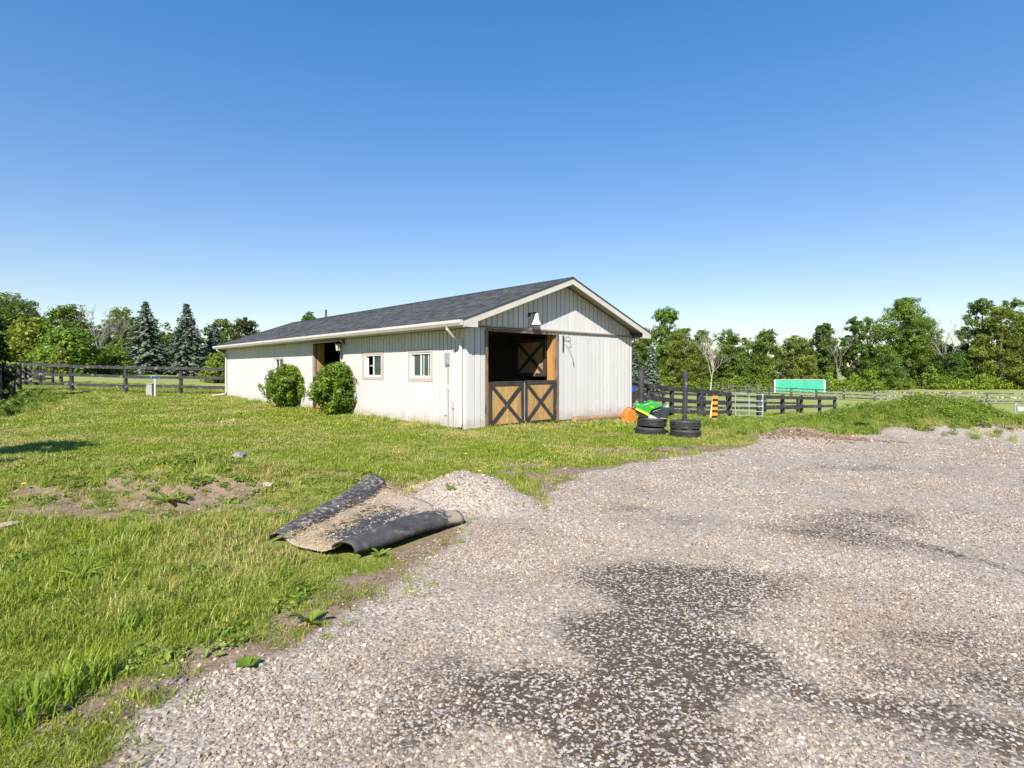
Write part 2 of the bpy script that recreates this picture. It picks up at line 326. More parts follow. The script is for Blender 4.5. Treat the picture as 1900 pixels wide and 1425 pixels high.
t2 = n.new('ShaderNodeTexNoise'); t2.inputs['Scale'].default_value = 1.1; t2.inputs['Detail'].default_value = 6; t2.inputs['Roughness'].default_value = .6; l.new(oi.outputs['Location'], t2.inputs[0])
rd = ramp(n, [(.36, (.76, .70, .64)), (.60, (1.0, 1.0, 1.0))]); l.new(t2.outputs[0], rd.inputs[0]); md_ = n.new('ShaderNodeMix'); md_.data_type = 'RGBA'; md_.blend_type = 'MULTIPLY'; md_.inputs[0].default_value = 1; l.new(h.outputs[0], md_.inputs[6]); l.new(rd.outputs[0], md_.inputs[7])
l.new(md_.outputs[2], b.inputs['Base Color']); b.inputs['Roughness'].default_value = .8; M['gravelstone'] = m
# grass blade: green to straw by place and by tuft
def grassmat(name, g0, g1_, dry, lo=.52, hi=.72):
    m, n, l, b = newmat(name); oi = n.new('ShaderNodeObjectInfo')
    r = ramp(n, [(0, g0), (1, g1_)]); l.new(oi.outputs['Random'], r.inputs[0])
    t = n.new('ShaderNodeTexNoise'); t.inputs['Scale'].default_value = .55; t.inputs['Detail'].default_value = 4; l.new(oi.outputs['Location'], t.inputs[0])
    ad = n.new('ShaderNodeMath'); ad.operation = 'MULTIPLY_ADD'; ad.inputs[1].default_value = .22; l.new(oi.outputs['Random'], ad.inputs[0]); l.new(t.outputs[0], ad.inputs[2])
    r2 = ramp(n, [(lo + .1, (0, 0, 0)), (hi + .1, (1, 1, 1))]); l.new(ad.outputs[0], r2.inputs[0])
    mx = n.new('ShaderNodeMix'); mx.data_type = 'RGBA'; l.new(r2.outputs[0], mx.inputs[0]); l.new(r.outputs[0], mx.inputs[6]); mx.inputs[7].default_value = (*dry, 1)
    l.new(mx.outputs[2], b.inputs['Base Color']); b.inputs['Roughness'].default_value = .45; b.inputs['Specular IOR Level'].default_value = .3
    tt = n.new('ShaderNodeBsdfTranslucent'); h = n.new('ShaderNodeHueSaturation'); h.inputs['Value'].default_value = 1.4; l.new(mx.outputs[2], h.inputs['Color']); l.new(h.outputs[0], tt.inputs[0])
    s = n.new('ShaderNodeMixShader'); s.inputs[0].default_value = .35; l.new(b.outputs[0], s.inputs[1]); l.new(tt.outputs[0], s.inputs[2]); l.new(s.outputs[0], n['Material Output'].inputs[0])
    return m
M['grass'] = grassmat('grass_blade', (.13, .188, .014), (.315, .36, .038), (.47, .39, .15), .47, .75)
M['lush'] = grassmat('lush_blade', (.14, .215, .02), (.30, .36, .045), (.42, .40, .12), .5, .75)
M['straw'] = mat('straw', (.50, .36, .17), (.62, .47, .25), 6, .6, rvar=.25)

# ground sheet material
m, n, l, b = newmat('ground'); M['ground'] = m
def at(nm):
    a = n.new('ShaderNodeAttribute'); a.attribute_name = nm; return a.outputs['Fac']
pos = n.new('ShaderNodeNewGeometry').outputs['Position']
def noi(sc, det=6, ro=.6):
    t = n.new('ShaderNodeTexNoise'); t.inputs['Scale'].default_value = sc; t.inputs['Detail'].default_value = det; t.inputs['Roughness'].default_value = ro; l.new(pos, t.inputs[0]); return t.outputs[0]
def vor(sc, out='Color'):
    t = n.new('ShaderNodeTexVoronoi'); t.inputs['Scale'].default_value = sc; l.new(pos, t.inputs[0]); return t.outputs[out]
def mixc(f, a, bb):
    x = n.new('ShaderNodeMix'); x.data_type = 'RGBA'
    if isinstance(f, float): x.inputs[0].default_value = f
    else: l.new(f, x.inputs[0])
    for sk, c in ((6, a), (7, bb)):
        if isinstance(c, tuple): x.inputs[sk].default_value = (*c, 1)
        else: l.new(c, x.inputs[sk])
    return x.outputs[2]
def rmp(src, stops): r = ramp(n, stops); l.new(src, r.inputs[0]); return r.outputs[0]
def mth(op, a, bb):
    x = n.new('ShaderNodeMath'); x.operation = op
    for i, c in enumerate((a, bb)):
        if isinstance(c, (int, float)): x.inputs[i].default_value = c
        else: l.new(c, x.inputs[i])
    return x.outputs[0]
def sepx(c): s = n.new('ShaderNodeSeparateColor'); l.new(c, s.inputs[0]); return s.outputs[0]
GS = [(0, (0.093, 0.068, 0.052)), (.25, (0.221, 0.175, 0.140)), (.55, (0.313, 0.260, 0.211)), (.85, (0.399, 0.340, 0.282)), (1, (0.559, 0.486, 0.407))]
gv = mixc(.45, rmp(sepx(vor(48)), GS), rmp(sepx(vor(90)), GS))
gv = mixc(rmp(noi(1.3, 5), [(.35, (0, 0, 0)), (.7, (.45,) * 3)]), gv, (.27, .235, .205))
soil = rmp(noi(30, 8, .7), [(.3, (.052, .037, .026)), (.75, (.115, .084, .061))])
soil = mixc(rmp(sepx(vor(75)), [(.70, (0,) * 3), (.76, (.9,) * 3)]), soil, rmp(sepx(vor(75)), [(.7, (.2, .17, .14)), (1, (.5, .45, .4))]))
wetf = rmp(mth('ADD', at('wet'), mth('MULTIPLY', mth('SUBTRACT', noi(22, 9, .85), .5), 1.5)), [(.22, (0, 0, 0)), (.62, (1,) * 3)])
gv = mixc(wetf, gv, soil)
dry = rmp(noi(14, 8, .7), [(.3, (.12, .08, .052)), (.7, (.26, .19, .13))])
lawn = rmp(noi(5, 8, .75), [(.3, (.09, .108, .02)), (.55, (.19, .205, .045)), (.8, (.30, .255, .11))])
field = rmp(noi(.35, 8, .7), [(.3, (.20, .24, .06)), (.55, (.28, .29, .085)), (.8, (.34, .33, .12))])
field = mixc(rmp(noi(6, 6, .8), [(.4, (0,) * 3), (.7, (.5,) * 3)]), field, (.10, .14, .03))
lawn = mixc(at('field'), lawn, field)
df = rmp(mth('ADD', at('dirt'), mth('MULTIPLY', mth('SUBTRACT', noi(10, 6, .7), .5), .7)), [(.25, (0,) * 3), (.55, (1,) * 3)])
lawn = mixc(df, lawn, dry)
gf = rmp(mth('ADD', at('gravel'), mth('MULTIPLY', mth('SUBTRACT', noi(4, 7, .7), .5), .5)), [(.42, (0,) * 3), (.58, (1,) * 3)])
base = mixc(gf, lawn, gv)
mul = rmp(mth('ADD', at('mulch'), mth('MULTIPLY', mth('SUBTRACT', noi(12, 6, .7), .5), .6)), [(.35, (0,) * 3), (.55, (1,) * 3)])
base = mixc(mul, base, rmp(noi(40, 6, .7), [(.3, (.09, .06, .04)), (.7, (.27, .19, .13))]))
l.new(base, b.inputs['Base Color']); b.inputs['Roughness'].default_value = .9; b.inputs['Specular IOR Level'].default_value = .2
bp = n.new('ShaderNodeBump'); bp.inputs['Distance'].default_value = .015; bp.inputs['Strength'].default_value = .45
hh = mth('ADD', mth('MULTIPLY', vor(48, 'Distance'), -1.0), mth('MULTIPLY', noi(25, 6), .8)); l.new(hh, bp.inputs['Height']); l.new(bp.outputs[0], b.inputs['Normal'])

# ------------------------------------------------------------------ ground sheet
def axis(lo, a, b_, hi, step, gr=1.09, mx=40):
    pts = list(np.arange(a, b_ + 1e-6, step)); s = step
    while pts[-1] < hi: s = min(s * gr, mx); pts.append(pts[-1] + s)
    s = step
    while pts[0] > lo: s = min(s * gr, mx); pts.insert(0, pts[0] - s)
    return np.array(pts)
ax = axis(-500, -7, 9, 500, .085); ay = axis(-30, 1.6, 13, 900, .085, 1.055)
GX, GY = np.meshgrid(ax, ay); gx = GX.ravel(); gy = GY.ravel(); gzz = gz(gx, gy)
# keep the barn floor below its slab
nx_, ny_ = len(ax), len(ay)
idx = np.arange(nx_ * ny_).reshape(ny_, nx_)
Q = np.stack([idx[:-1, :-1], idx[:-1, 1:], idx[1:, 1:], idx[1:, :-1]], -1).reshape(-1, 4)
me = mesh_np('ground', np.stack([gx, gy, gzz], 1), Q, M['ground'], smooth=True)
sd = gsd(gx, gy)
def pattr(nm, v): a = me.attributes.new(nm, 'FLOAT', 'POINT'); a.data.foreach_set('value', np.asarray(v, np.float32))
pattr('gravel', np.clip(.5 + sd / .7, 0, 1)); pattr('dirt', np.maximum(dirt(gx, gy), .75 * np.exp(-((sd + .10 + .35 * (fbm(gx * 2.2, gy * 2.2, 71, 3) - .5)) / .24) ** 2))); pattr('wet', wet(gx, gy))
def fieldmask(x, y): return np.clip(sstep(19, 26, y + .25 * np.clip(x, -30, 0) * 0 + .35 * np.clip(x, 0, 20)), 0, 1)
pattr('field', fieldmask(gx, gy))
def mulchf(x, y): return np.clip(bump(x, y, 6.3, 12.25, .8, .42, 1.2) + bump(x, y, 7.5, 12.1, .9, .16, .8), 0, 1)
pattr('mulch', mulchf(gx, gy))
tag(link('ground', me), kind='structure')

# ------------------------------------------------------------------ scatter (uncountable stuff)
def scatter(name, P, scl, rot, variants, idxs, label, cat=None):
    """P Nx3; variants: list of meshes; one stuff object whose points carry instances"""
    me = bpy.data.meshes.new(name); me.vertices.add(len(P)); me.vertices.foreach_set('co', np.asarray(P, np.float32).ravel())
    a = me.attributes.new('scl', 'FLOAT_VECTOR', 'POINT'); s = np.asarray(scl, np.float32)
    if s.ndim == 1: s = np.repeat(s[:, None], 3, 1)
    a.data.foreach_set('vector', s.ravel())
    a = me.attributes.new('rot', 'FLOAT_VECTOR', 'POINT'); a.data.foreach_set('vector', np.asarray(rot, np.float32).ravel())
    a = me.attributes.new('pick', 'INT', 'POINT'); a.data.foreach_set('value', np.asarray(idxs, np.int32))
    o = link(name, me); tag(o, label, cat, kind='stuff')
    c = bpy.data.collections.new(name + '_pieces')
    for i, vm in enumerate(variants): c.objects.link(bpy.data.objects.new('%s_piece_%02d' % (name, i), vm))
    g = bpy.data.node_groups.new(name + '_scatter', 'GeometryNodeTree')
    g.interface.new_socket('Geometry', in_out='INPUT', socket_type='NodeSocketGeometry'); g.interface.new_socket('Geometry', in_out='OUTPUT', socket_type='NodeSocketGeometry')
    N = g.nodes; L = g.links
    gi = N.new('NodeGroupInput'); go = N.new('NodeGroupOutput'); ip = N.new('GeometryNodeInstanceOnPoints'); ci = N.new('GeometryNodeCollectionInfo')
    ci.inputs['Collection'].default_value = c; ci.inputs['Separate Children'].default_value = True; ci.inputs['Reset Children'].default_value = True
    def na(nm, ty):
        q = N.new('GeometryNodeInputNamedAttribute'); q.data_type = ty; q.inputs[0].default_value = nm
        return next(x for x in q.outputs if x.enabled and x.name == 'Attribute')
    er = N.new('FunctionNodeEulerToRotation'); L.new(na('rot', 'FLOAT_VECTOR'), er.inputs[0])
    L.new(gi.outputs[0], ip.inputs['Points']); L.new(ci.outputs[0], ip.inputs['Instance']); ip.inputs['Pick Instance'].default_value = True
    L.new(na('pick', 'INT'), ip.inputs['Instance Index']); L.new(er.outputs[0], ip.inputs['Rotation']); L.new(na('scl', 'FLOAT_VECTOR'), ip.inputs['Scale'])
    L.new(ip.outputs[0], go.inputs[0])
    o.modifiers.new('scatter', 'NODES').node_group = g
    return o
def field_points(d0, d1, dens, margin=1.06, xmin=-999, xmax=999):
    """random points on the ground inside the camera's fan between two depths"""
    A = .93 * margin * (d1 * d1 - d0 * d0) + 2.0 * (d1 - d0); N = int(A * dens)
    y = np.sqrt(rng.random(N) * (d1 * d1 - d0 * d0) + d0 * d0); x = (rng.random(N) * 2 - 1) * (.93 * margin * y + 1.0)
    k = (x > xmin) & (x < xmax); return x[k], y[k]
BO = np.array([-1.14, 13.7]); BG = np.array([.736, .677]); BN = np.array([-.677, .736])
def in_barn(x, y, mrg=.05):
    a = (x - BO[0]) * BG[0] + (y - BO[1]) * BG[1]; c = (x - BO[0]) * BN[0] + (y - BO[1]) * BN[1]
    return (a > -mrg) & (a < 6.95 + mrg) & (c > -mrg) & (c < 20 + mrg)
ML = (np.array([-2.08, 4.72]), np.array([-1.76, 6.75])); MR = (np.array([-1.22, 4.30]), np.array([-.46, 5.32]))
def in_mat(x, y):
    poly = np.array([ML[0] + (-.12, -.05), ML[1] + (-.12, 0), MR[1] + (.1, .12), MR[0] + (.12, -.03)]); ins = np.zeros(np.shape(x), bool)
    for i in range(4):
        ax_, ay_ = poly[i]; bx, by = poly[(i + 1) % 4]; c = (ay_ > y) != (by > y); ins ^= c & (x < (bx - ax_) * (y - ay_) / (by - ay_ + 1e-12) + ax_)
    return ins
SPH = None
def stone_mesh(seed, flat=.6, mat_=None, sub=1):
    import bmesh
    b = bmesh.new(); bmesh.ops.create_icosphere(b, subdivisions=sub, radius=.5); r = random.Random(seed)
    for v in b.verts: v.co *= r.uniform(.78, 1.15); v.co.z *= flat; v.co.x *= 1.15
    me = bpy.data.meshes.new('stone'); b.to_mesh(me); b.free()
    if mat_: me.materials.append(mat_)
    return me
def tuft_mesh(seed, n, h, spread, lean, wd, mat_, curl=.5):
    r = random.Random(seed); V = []; Fc = []
    for i in range(n):
        a = r.uniform(0, 6.283); d = spread * math.sqrt(r.random()); bx, by = d * math.cos(a), d * math.sin(a)
        fa = r.uniform(0, 6.283); hh = h * r.uniform(.5, 1.1); ln = lean * r.uniform(.3, 1.3) * hh; w_ = wd * r.uniform(.7, 1.2)
        sx, sy = -math.sin(fa) * w_ / 2, math.cos(fa) * w_ / 2; dx, dy = math.cos(fa), math.sin(fa)
        k = len(V)
        m1 = (bx + dx * ln * .3, by + dy * ln * .3, hh * .55); tp = (bx + dx * ln, by + dy * ln, hh * (1 - curl * .3 * r.random()))
        V += [(bx - sx, by - sy, -.01), (bx + sx, by + sy, -.01), (m1[0] + sx * .8, m1[1] + sy * .8, m1[2]), (m1[0] - sx * .8, m1[1] - sy * .8, m1[2]), tp]
        Fc += [(k, k + 1, k + 2, k + 3), (k + 3, k + 2, k + 4)]
    me = bpy.data.meshes.new('tuft'); me.from_pydata(V, [], Fc); me.update(); me.materials.append(mat_); return me
def leafy_mesh(seed, n, h, rad, leaf, mat_, stems=True):
    """small leafy plant: n leaves through a dome"""
    r = np.random.default_rng(seed); th = r.random(n) * 6.283; rr = rad * np.sqrt(r.random(n)); z = h * (.15 + .85 * r.random(n)) * (1 - .5 * (rr / rad) ** 2)
    C = np.stack([rr * np.cos(th), rr * np.sin(th), z], 1); nrm = np.stack([np.cos(th) * .5, np.sin(th) * .5, np.ones(n)], 1) + r.normal(0, .55, (n, 3))
    V, Q_ = leaf_quads(C, nrm, leaf * (.6 + .8 * r.random(n)), r, 1.7); return mesh_np('leafy', V, Q_, mat_, var=r.random(n))
def leaf_quads(C, nrm, size, r, asp=1.4):
    nrm = nrm / (np.linalg.norm(nrm, axis=1, keepdims=True) + 1e-9); a = np.cross(nrm, r.normal(0, 1, nrm.shape)); a /= (np.linalg.norm(a, axis=1, keepdims=True) + 1e-9); b_ = np.cross(nrm, a)
    s = size[:, None] * .5; k = .3 * size[:, None] * nrm
    V = np.stack([C - a * s * asp, C - b_ * s + k * .3, C + a * s * asp - k * .3, C + b_ * s + k * .3], 1).reshape(-1, 3)
    return V, np.arange(len(C) * 4).reshape(-1, 4)

def occupied(x, y):
    return in_barn(x, y) | in_mat(x, y)
# gravel stones
def make_gravel():
    var = [stone_mesh(i, f, M['gravelstone']) for i, f in enumerate((.5, .6, .65, .55, .7, .5))]
    X = []; Y = []; S = []
    for d0, d1, dens, s0, s1 in ((1.6, 3.2, 10000, .005, .024), (3.2, 5, 7000, .006, .022), (5, 8, 3000, .008, .027), (8, 12, 1100, .012, .034), (12, 20, 240, .02, .045)):
        x, y = field_points(d0, d1, dens, 1.06, -8 if d0 < 8 and d0 > 4 else -3.2); g = gsd(x, y) + .35 * (fbm(x * 4, y * 4, 5, 3) - .5)
        wv = wet(x, y); keep = np.where(g > .02, 1.0, np.where((g > -.35) | (dirt(x, y) > .45), .12, .0)) * (1 - .74 * sstep(.2, .75, wv)) * np.where(mulchf(x, y) > .4, .15, 1) * (.24 + .76 * sstep(.36, .62, fbm(x * 1.1, y * 1.1, 44, 5)))
        k = (rng.random(len(x)) < keep) & ~occupied(x, y); x, y = x[k], y[k]
        X.append(x); Y.append(y); S.append((s0 + (s1 - s0) * rng.random(len(x)) ** 2.6) * (1 - .25 * sstep(.3, .8, wet(x, y))))
    x = np.concatenate(X); y = np.concatenate(Y); s_ = np.concatenate(S); N = len(x)
    scatter('gravel', np.stack([x, y, gz(x, y) + s_ * .12], 1), s_, np.stack([rng.normal(0, .35, N), rng.normal(0, .35, N), rng.random(N) * 6.283], 1), var, rng.integers(0, 6, N), 'loose grey crushed stone of the driveway', 'gravel')
make_gravel()
def make_lawn():
    var = [tuft_mesh(i, 20, .034, .05, 1.3, .0045, M['grass']) for i in range(5)] + [tuft_mesh(20 + i, 9, .075, .04, .8, .005, M['grass']) for i in range(3)] \
        + [tuft_mesh(40 + i, 22, .045, .12, 1.1, .011, M['grass']) for i in range(4)] + [tuft_mesh(60 + i, 26, .055, .22, 1.2, .02, M['grass']) for i in range(3)]
    X = []; Y = []; S = []; I = []
    for d0, d1, dens, lo, hi, sc in ((1.7, 4.5, 1150, 0, 8, .95), (4.5, 8, 620, 0, 8, 1.1), (8, 14, 230, 8, 12, 1.0), (14, 24, 85, 12, 15, .95), (24, 38, 30, 12, 15, 1.25)):
        x, y = field_points(d0, d1, dens, 1.06, -40, 30); g = gsd(x, y) + .75 * (fbm(x * 2.4, y * 2.4, 5, 4) - .5); dv = dirt(x, y)
        keep = np.maximum(sstep(.02, -.34, g), .14 * sstep(.3, .0, g)) * (1 - .9 * sstep(.25, .6, dv)) * (.45 + .55 * sstep(.35, .55, fbm(x * 1.7, y * 1.7, 12, 3)))
        k = (rng.random(len(x)) < keep) & ~occupied(x, y); x, y = x[k], y[k]
        f = fbm(x * .9, y * .9, 17, 3); X.append(x); Y.append(y); S.append(sc * (.55 + .7 * rng.random(len(x))) * (.6 + .9 * f))
        i = rng.integers(lo, hi, len(x))
        if hi == 8: i = np.where((i > 4) & (f < .52), rng.integers(0, 5, len(x)), i)
        I.append(i)
    x = np.concatenate(X); y = np.concatenate(Y); s_ = np.concatenate(S); i = np.concatenate(I); N = len(x)
    scatter('grass', np.stack([x, y, gz(x, y)], 1), s_, np.stack([rng.normal(0, .12, N), rng.normal(0, .12, N), rng.random(N) * 6.283], 1), var, i, 'sunlit mown lawn grass, green with straw patches', 'grass')
make_lawn()
def make_weeds():
    var = [leafy_mesh(i, 210, .36, .21, .036, M['weedleaf']) for i in range(4)] + [tuft_mesh(80 + i, 44, .38, .17, .6, .010, M['lush']) for i in range(3)] + [leafy_mesh(10 + i, 40, .055, .085, .022, M['weedleaf']) for i in range(3)]
    X = []; Y = []; S = []; I = []
    # rank growth between the gravel and the paddock fence, and on the mound
    x, y = field_points(10, 26, 60, 1.06, 4.6); g = gsd(x, y)
    band = sstep(.1, -.35, g) * sstep(6.5, 3.5, -g) * sstep(4.6, 6.5, x - .0 * y); mnd = bump(x, y, 14.8, 19.6, 3.8, 2.0, 1.0, .05)
    keep = np.clip(band * .75 + mnd, 0, 1); k = (rng.random(len(x)) < keep) & ~occupied(x, y); x, y, mnd = x[k], y[k], mnd[k]
    X.append(x); Y.append(y); S.append((.5 + .6 * rng.random(len(x))) * (.6 + .7 * mnd) * (.5 + 1.0 * fbm(x * .9, y * .9, 88, 3))); I.append(np.where(rng.random(len(x)) < .28 + .12 * mnd, rng.integers(0, 4, len(x)), rng.integers(4, 7, len(x))))
    # low broadleaf weeds in the lawn
    for d0, d1, dn in ((2, 6, 22), (6, 13, 9), (13, 22, 2.5)):
        x, y = field_points(d0, d1, dn, 1.06, -14, 5); g = gsd(x, y); keep = sstep(-.1, -.6, g) * sstep(.40, .62, fbm(x * 1.3, y * 1.3, 61, 3))
        k = (rng.random(len(x)) < keep) & ~occupied(x, y); x, y = x[k], y[k]
        X.append(x); Y.append(y); S.append(.5 + .6 * rng.random(len(x))); I.append(rng.integers(7, 10, len(x)))
    x = rng.normal(-4.3, 1.5, 420); y = rng.normal(7.0, .6, 420); X.append(x); Y.append(y); S.append(.4 + .9 * rng.random(420) ** 2); I.append(rng.integers(7, 10, 420))
    # weeds along the barn foot and by the left fence
    s = rng.random(260) * 20; o = .08 + .25 * rng.random(260) ** 2; x = BO[0] + BN[0] * s - BG[0] * o; y = BO[1] + BN[1] * s - BG[1] * o
    X.append(x); Y.append(y); S.append(.25 + .35 * rng.random(260)); I.append(rng.integers(4, 10, 260))
    s = rng.random(120) * 9; x = -23.5 + 6.0 * s / 9 + 1.1 + rng.normal(0, .4, 120); y = 26.0 - 8 * s / 9 + rng.normal(0, .5, 120)
    X.append(x); Y.append(y); S.append(.5 + .5 * rng.random(120)); I.append(rng.integers(0, 7, 120))
    x = np.concatenate(X); y = np.concatenate(Y); s_ = np.concatenate(S); i = np.concatenate(I); N = len(x)
    scatter('weeds', np.stack([x, y, gz(x, y)], 1), s_, np.stack([rng.normal(0, .1, N), rng.normal(0, .1, N), rng.random(N) * 6.283], 1), var, i, 'rank green weeds on the mound, verge and lawn', 'weeds')
make_weeds()

# ------------------------------------------------------------------ barn
BW, BL, TOPZ = 6.95, 20.0, 2.52
BANG = math.atan2(.677, .736)
barn = thing('horse_barn', 'low cream sided stable with dark shingle gable roof and brown half doors', 'barn', (BO[0], BO[1], 0), BANG)
def bw(x, y, z=0): return (BO[0] + BG[0] * x + BN[0] * y, BO[1] + BG[1] * x + BN[1] * y, z)
SLOPE = .362; EZ = 2.70; OV = .44; RX = BW / 2
def roofz(x): return EZ + SLOPE * (min(x, BW - x) + OV)
WIN = [(1.42, 2.66), (4.06, 5.34), (12.06, 13.34)]; WZ = (1.17, 2.05); SD = (6.92, 9.18, 2.44); GD = (.68, 3.26, 2.48)
def cut(a0, a1, z0, z1, ops):
    """rectangles of a strip a0..a1 x z0..z1 that remain outside the openings"""
    zs = [(z0, z1)]; m_ = (a0 + a1) / 2
    for o0, o1, p0, p1 in ops:
        if o0 < m_ < o1:
            nz = []
            for q0, q1 in zs:
                if p0 > q0: nz.append((q0, min(q1, p0)))
                if p1 < q1: nz.append((max(q0, p1), q1))
            zs = [q for q in nz if q[1] - q[0] > .01]
    return zs
def wall_core(name, length, along_y, plane0, plane1, ops, zt, gable=False):
    mb = MB(); cuts = sorted({0, length} | {o[0] for o in ops} | {o[1] for o in ops})
    for a, b_ in zip(cuts[:-1], cuts[1:]):
        for z0, z1 in cut(a, b_, .0, zt, ops):
            mb.box(plane0, plane1, a, b_, z0, z1) if along_y else mb.box(a, b_, plane0, plane1, z0, z1)
    if gable: mb.prism([(0, zt), (length, zt), (length, roofz(length) - .12), (RX, roofz(RX) - .12), (0, roofz(0) - .12)], plane0, plane1)
    return mb.build(name, M['wall_core'], barn)
sops = [(a, b_, *WZ) for a, b_ in WIN] + [(SD[0], SD[1], -1, SD[2])]
gops = [(GD[0], GD[1], -1, GD[2])]
T = .022
sw = wall_core('side_wall', BL, True, T, .14, sops, TOPZ)
gw = wall_core('gable_wall', BW, False, T, .14, gops, TOPZ, True)
wall_core('rear_gable_wall', BW, False, BL - .14, BL - T, [], TOPZ, True)
wall_core('far_side_wall', BL, True, BW - .14, BW - T, [], TOPZ)
MB().box(-.012, BW + .012, -.012, BL + .012, -.5, .0).build('foundation_skirt', M['skirt'], barn)
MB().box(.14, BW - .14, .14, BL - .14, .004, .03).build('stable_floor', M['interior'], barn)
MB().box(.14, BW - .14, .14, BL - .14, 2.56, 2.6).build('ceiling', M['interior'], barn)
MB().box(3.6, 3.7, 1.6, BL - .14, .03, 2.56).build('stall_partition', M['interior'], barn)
# siding boards, each its own piece
PITCH, GAP = .172, .020
y = .09; i = 0; cache = {}
def board(parent, key, mk):
    if key not in cache: cache[key] = mk().mesh('siding_board', M['siding'])
    return cache[key]
while y < BL - .09:
    y1 = min(y + PITCH - GAP, BL - .09)
    for z0, z1 in cut(y, y1, .02, TOPZ - .005, sops):
        wv = y1 - y; hv = z1 - z0
        mdl = board(sw, (round(wv, 3), round(hv, 3), 's'), lambda: MB().add([(0, 0, 0), (-.032, .003, 0), (-.032, wv - .003, 0), (0, wv, 0), (0, 0, hv), (-.032, .003, hv), (-.032, wv - .003, hv), (0, wv, hv)], [(0, 1, 5, 4), (1, 2, 6, 5), (2, 3, 7, 6), (0, 4, 7, 3), (4, 5, 6, 7), (3, 2, 1, 0)]))
        link('siding_board', mdl, sw, (T + rnd.uniform(-.003, .001), y, z0))
    y += PITCH
def gboard(x, x1, z0, zl, zr):
    wv = x1 - x
    me_ = MB().add([(0, 0, 0), (.003, -.032, 0), (wv - .003, -.032, 0), (wv, 0, 0), (0, 0, zl - z0), (.003, -.032, zl - z0), (wv - .003, -.032, zr - z0), (wv, 0, zr - z0)], [(0, 1, 5, 4), (1, 2, 6, 5), (2, 3, 7, 6), (0, 4, 7, 3), (4, 5, 6, 7), (3, 2, 1, 0)]).mesh('siding_board', M['siding'])
    link('siding_board', me_, gw, (x, T + rnd.uniform(-.003, .001), z0))
GP = .188; x = .09; TZ = 2.60
while x < BW - .1:
    x1 = min(x + GP - GAP, BW - .09)
    for z0, z1 in cut(x, x1, .02, TZ - .05, [(GD[0] - .1, GD[1] + .09, -1, 2.549)]): gboard(x, x1, z0, z1, z1)
    gboard(x, x1, TZ + .03, roofz(x) - .12, roofz(x1) - .12); x += GP
gw_t = MB().box(-.004, BW + .004, -.035, T, TZ - .05, TZ + .03).build('door_track', M['trim'], barn)
MB().box(.1, BW - .1, -.052, -.037, TZ - .035, TZ + .0).build('track_rail', M['wall_core'], barn)
# corner posts
MB().box(-.012, .085, -.012, T, .0, TOPZ).build('corner_trim', M['siding'], barn)
MB().box(-.012, T, T + .001, .085, .0, TOPZ).build('corner_trim', M['siding'], barn)
MB().box(BW - .085, BW + .008, -.012, T, .0, TOPZ).build('corner_trim', M['siding'], barn)
MB().box(-.012, T, BL - .085, BL + .008, .0, TOPZ).build('corner_trim', M['trim'], barn)
# windows
for k, (a, b_) in enumerate(WIN):
    z0, z1 = WZ
    wn = MB()
    for (q0, q1, p0, p1) in ((a, b_, z0, z0 + .1), (a, b_, z1 - .1, z1), (a, a + .1, z0 + .1, z1 - .1), (b_ - .1, b_, z0 + .1, z1 - .1)): wn.box(-.022, .06, q0, q1, p0, p1)
    wo = wn.build('window', M['trim'], barn, bevel=.004)
    fr = MB(); A, B_, C, D_ = a + .1, b_ - .1, z0 + .1, z1 - .1
    for (q0, q1, p0, p1) in ((A, B_, C, C + .05), (A, B_, D_ - .035, D_), (A, A + .04, C + .05, D_ - .035), (B_ - .04, B_, C + .05, D_ - .035)): fr.box(-.006, .08, q0, q1, p0, p1)
    m_ = (A + B_) / 2; fr.box(.015, .05, m_ - .02, m_ + .02, C + .05, D_ - .035)
    fr.build('window_frame', M['white'], wo)
    MB().box(.055, .075, B_ - .14, B_ - .04, C + .05, D_ - .035).build('sash_stile', M['white'], wo)
    MB().box(.034, .038, A + .04, m_ - .02, C + .05, D_ - .035).build('pane', M['glass'], wo)
    if k == 0:
        MB().box(.044, .048, m_ + .02, B_ - .14, C + .05, D_ - .035).build('pane', M['glass'], wo)
        for q in (.28, .78): MB().box(.03, .054, A + .04 + q * (m_ - A - .06) - .012, A + .04 + q * (m_ - A - .06) + .012, C + .05, D_ - .035).build('mullion', M['white'], wo)
    else:
        MB().box(.10, .13, m_ + .1, m_ + .13, C, D_).build('inner_bar', M['jamb'], wo); MB().box(.131, .15, m_ + .0, B_, (C + D_) / 2 - .02, (C + D_) / 2 + .02).build('inner_bar', M['trim'], wo)
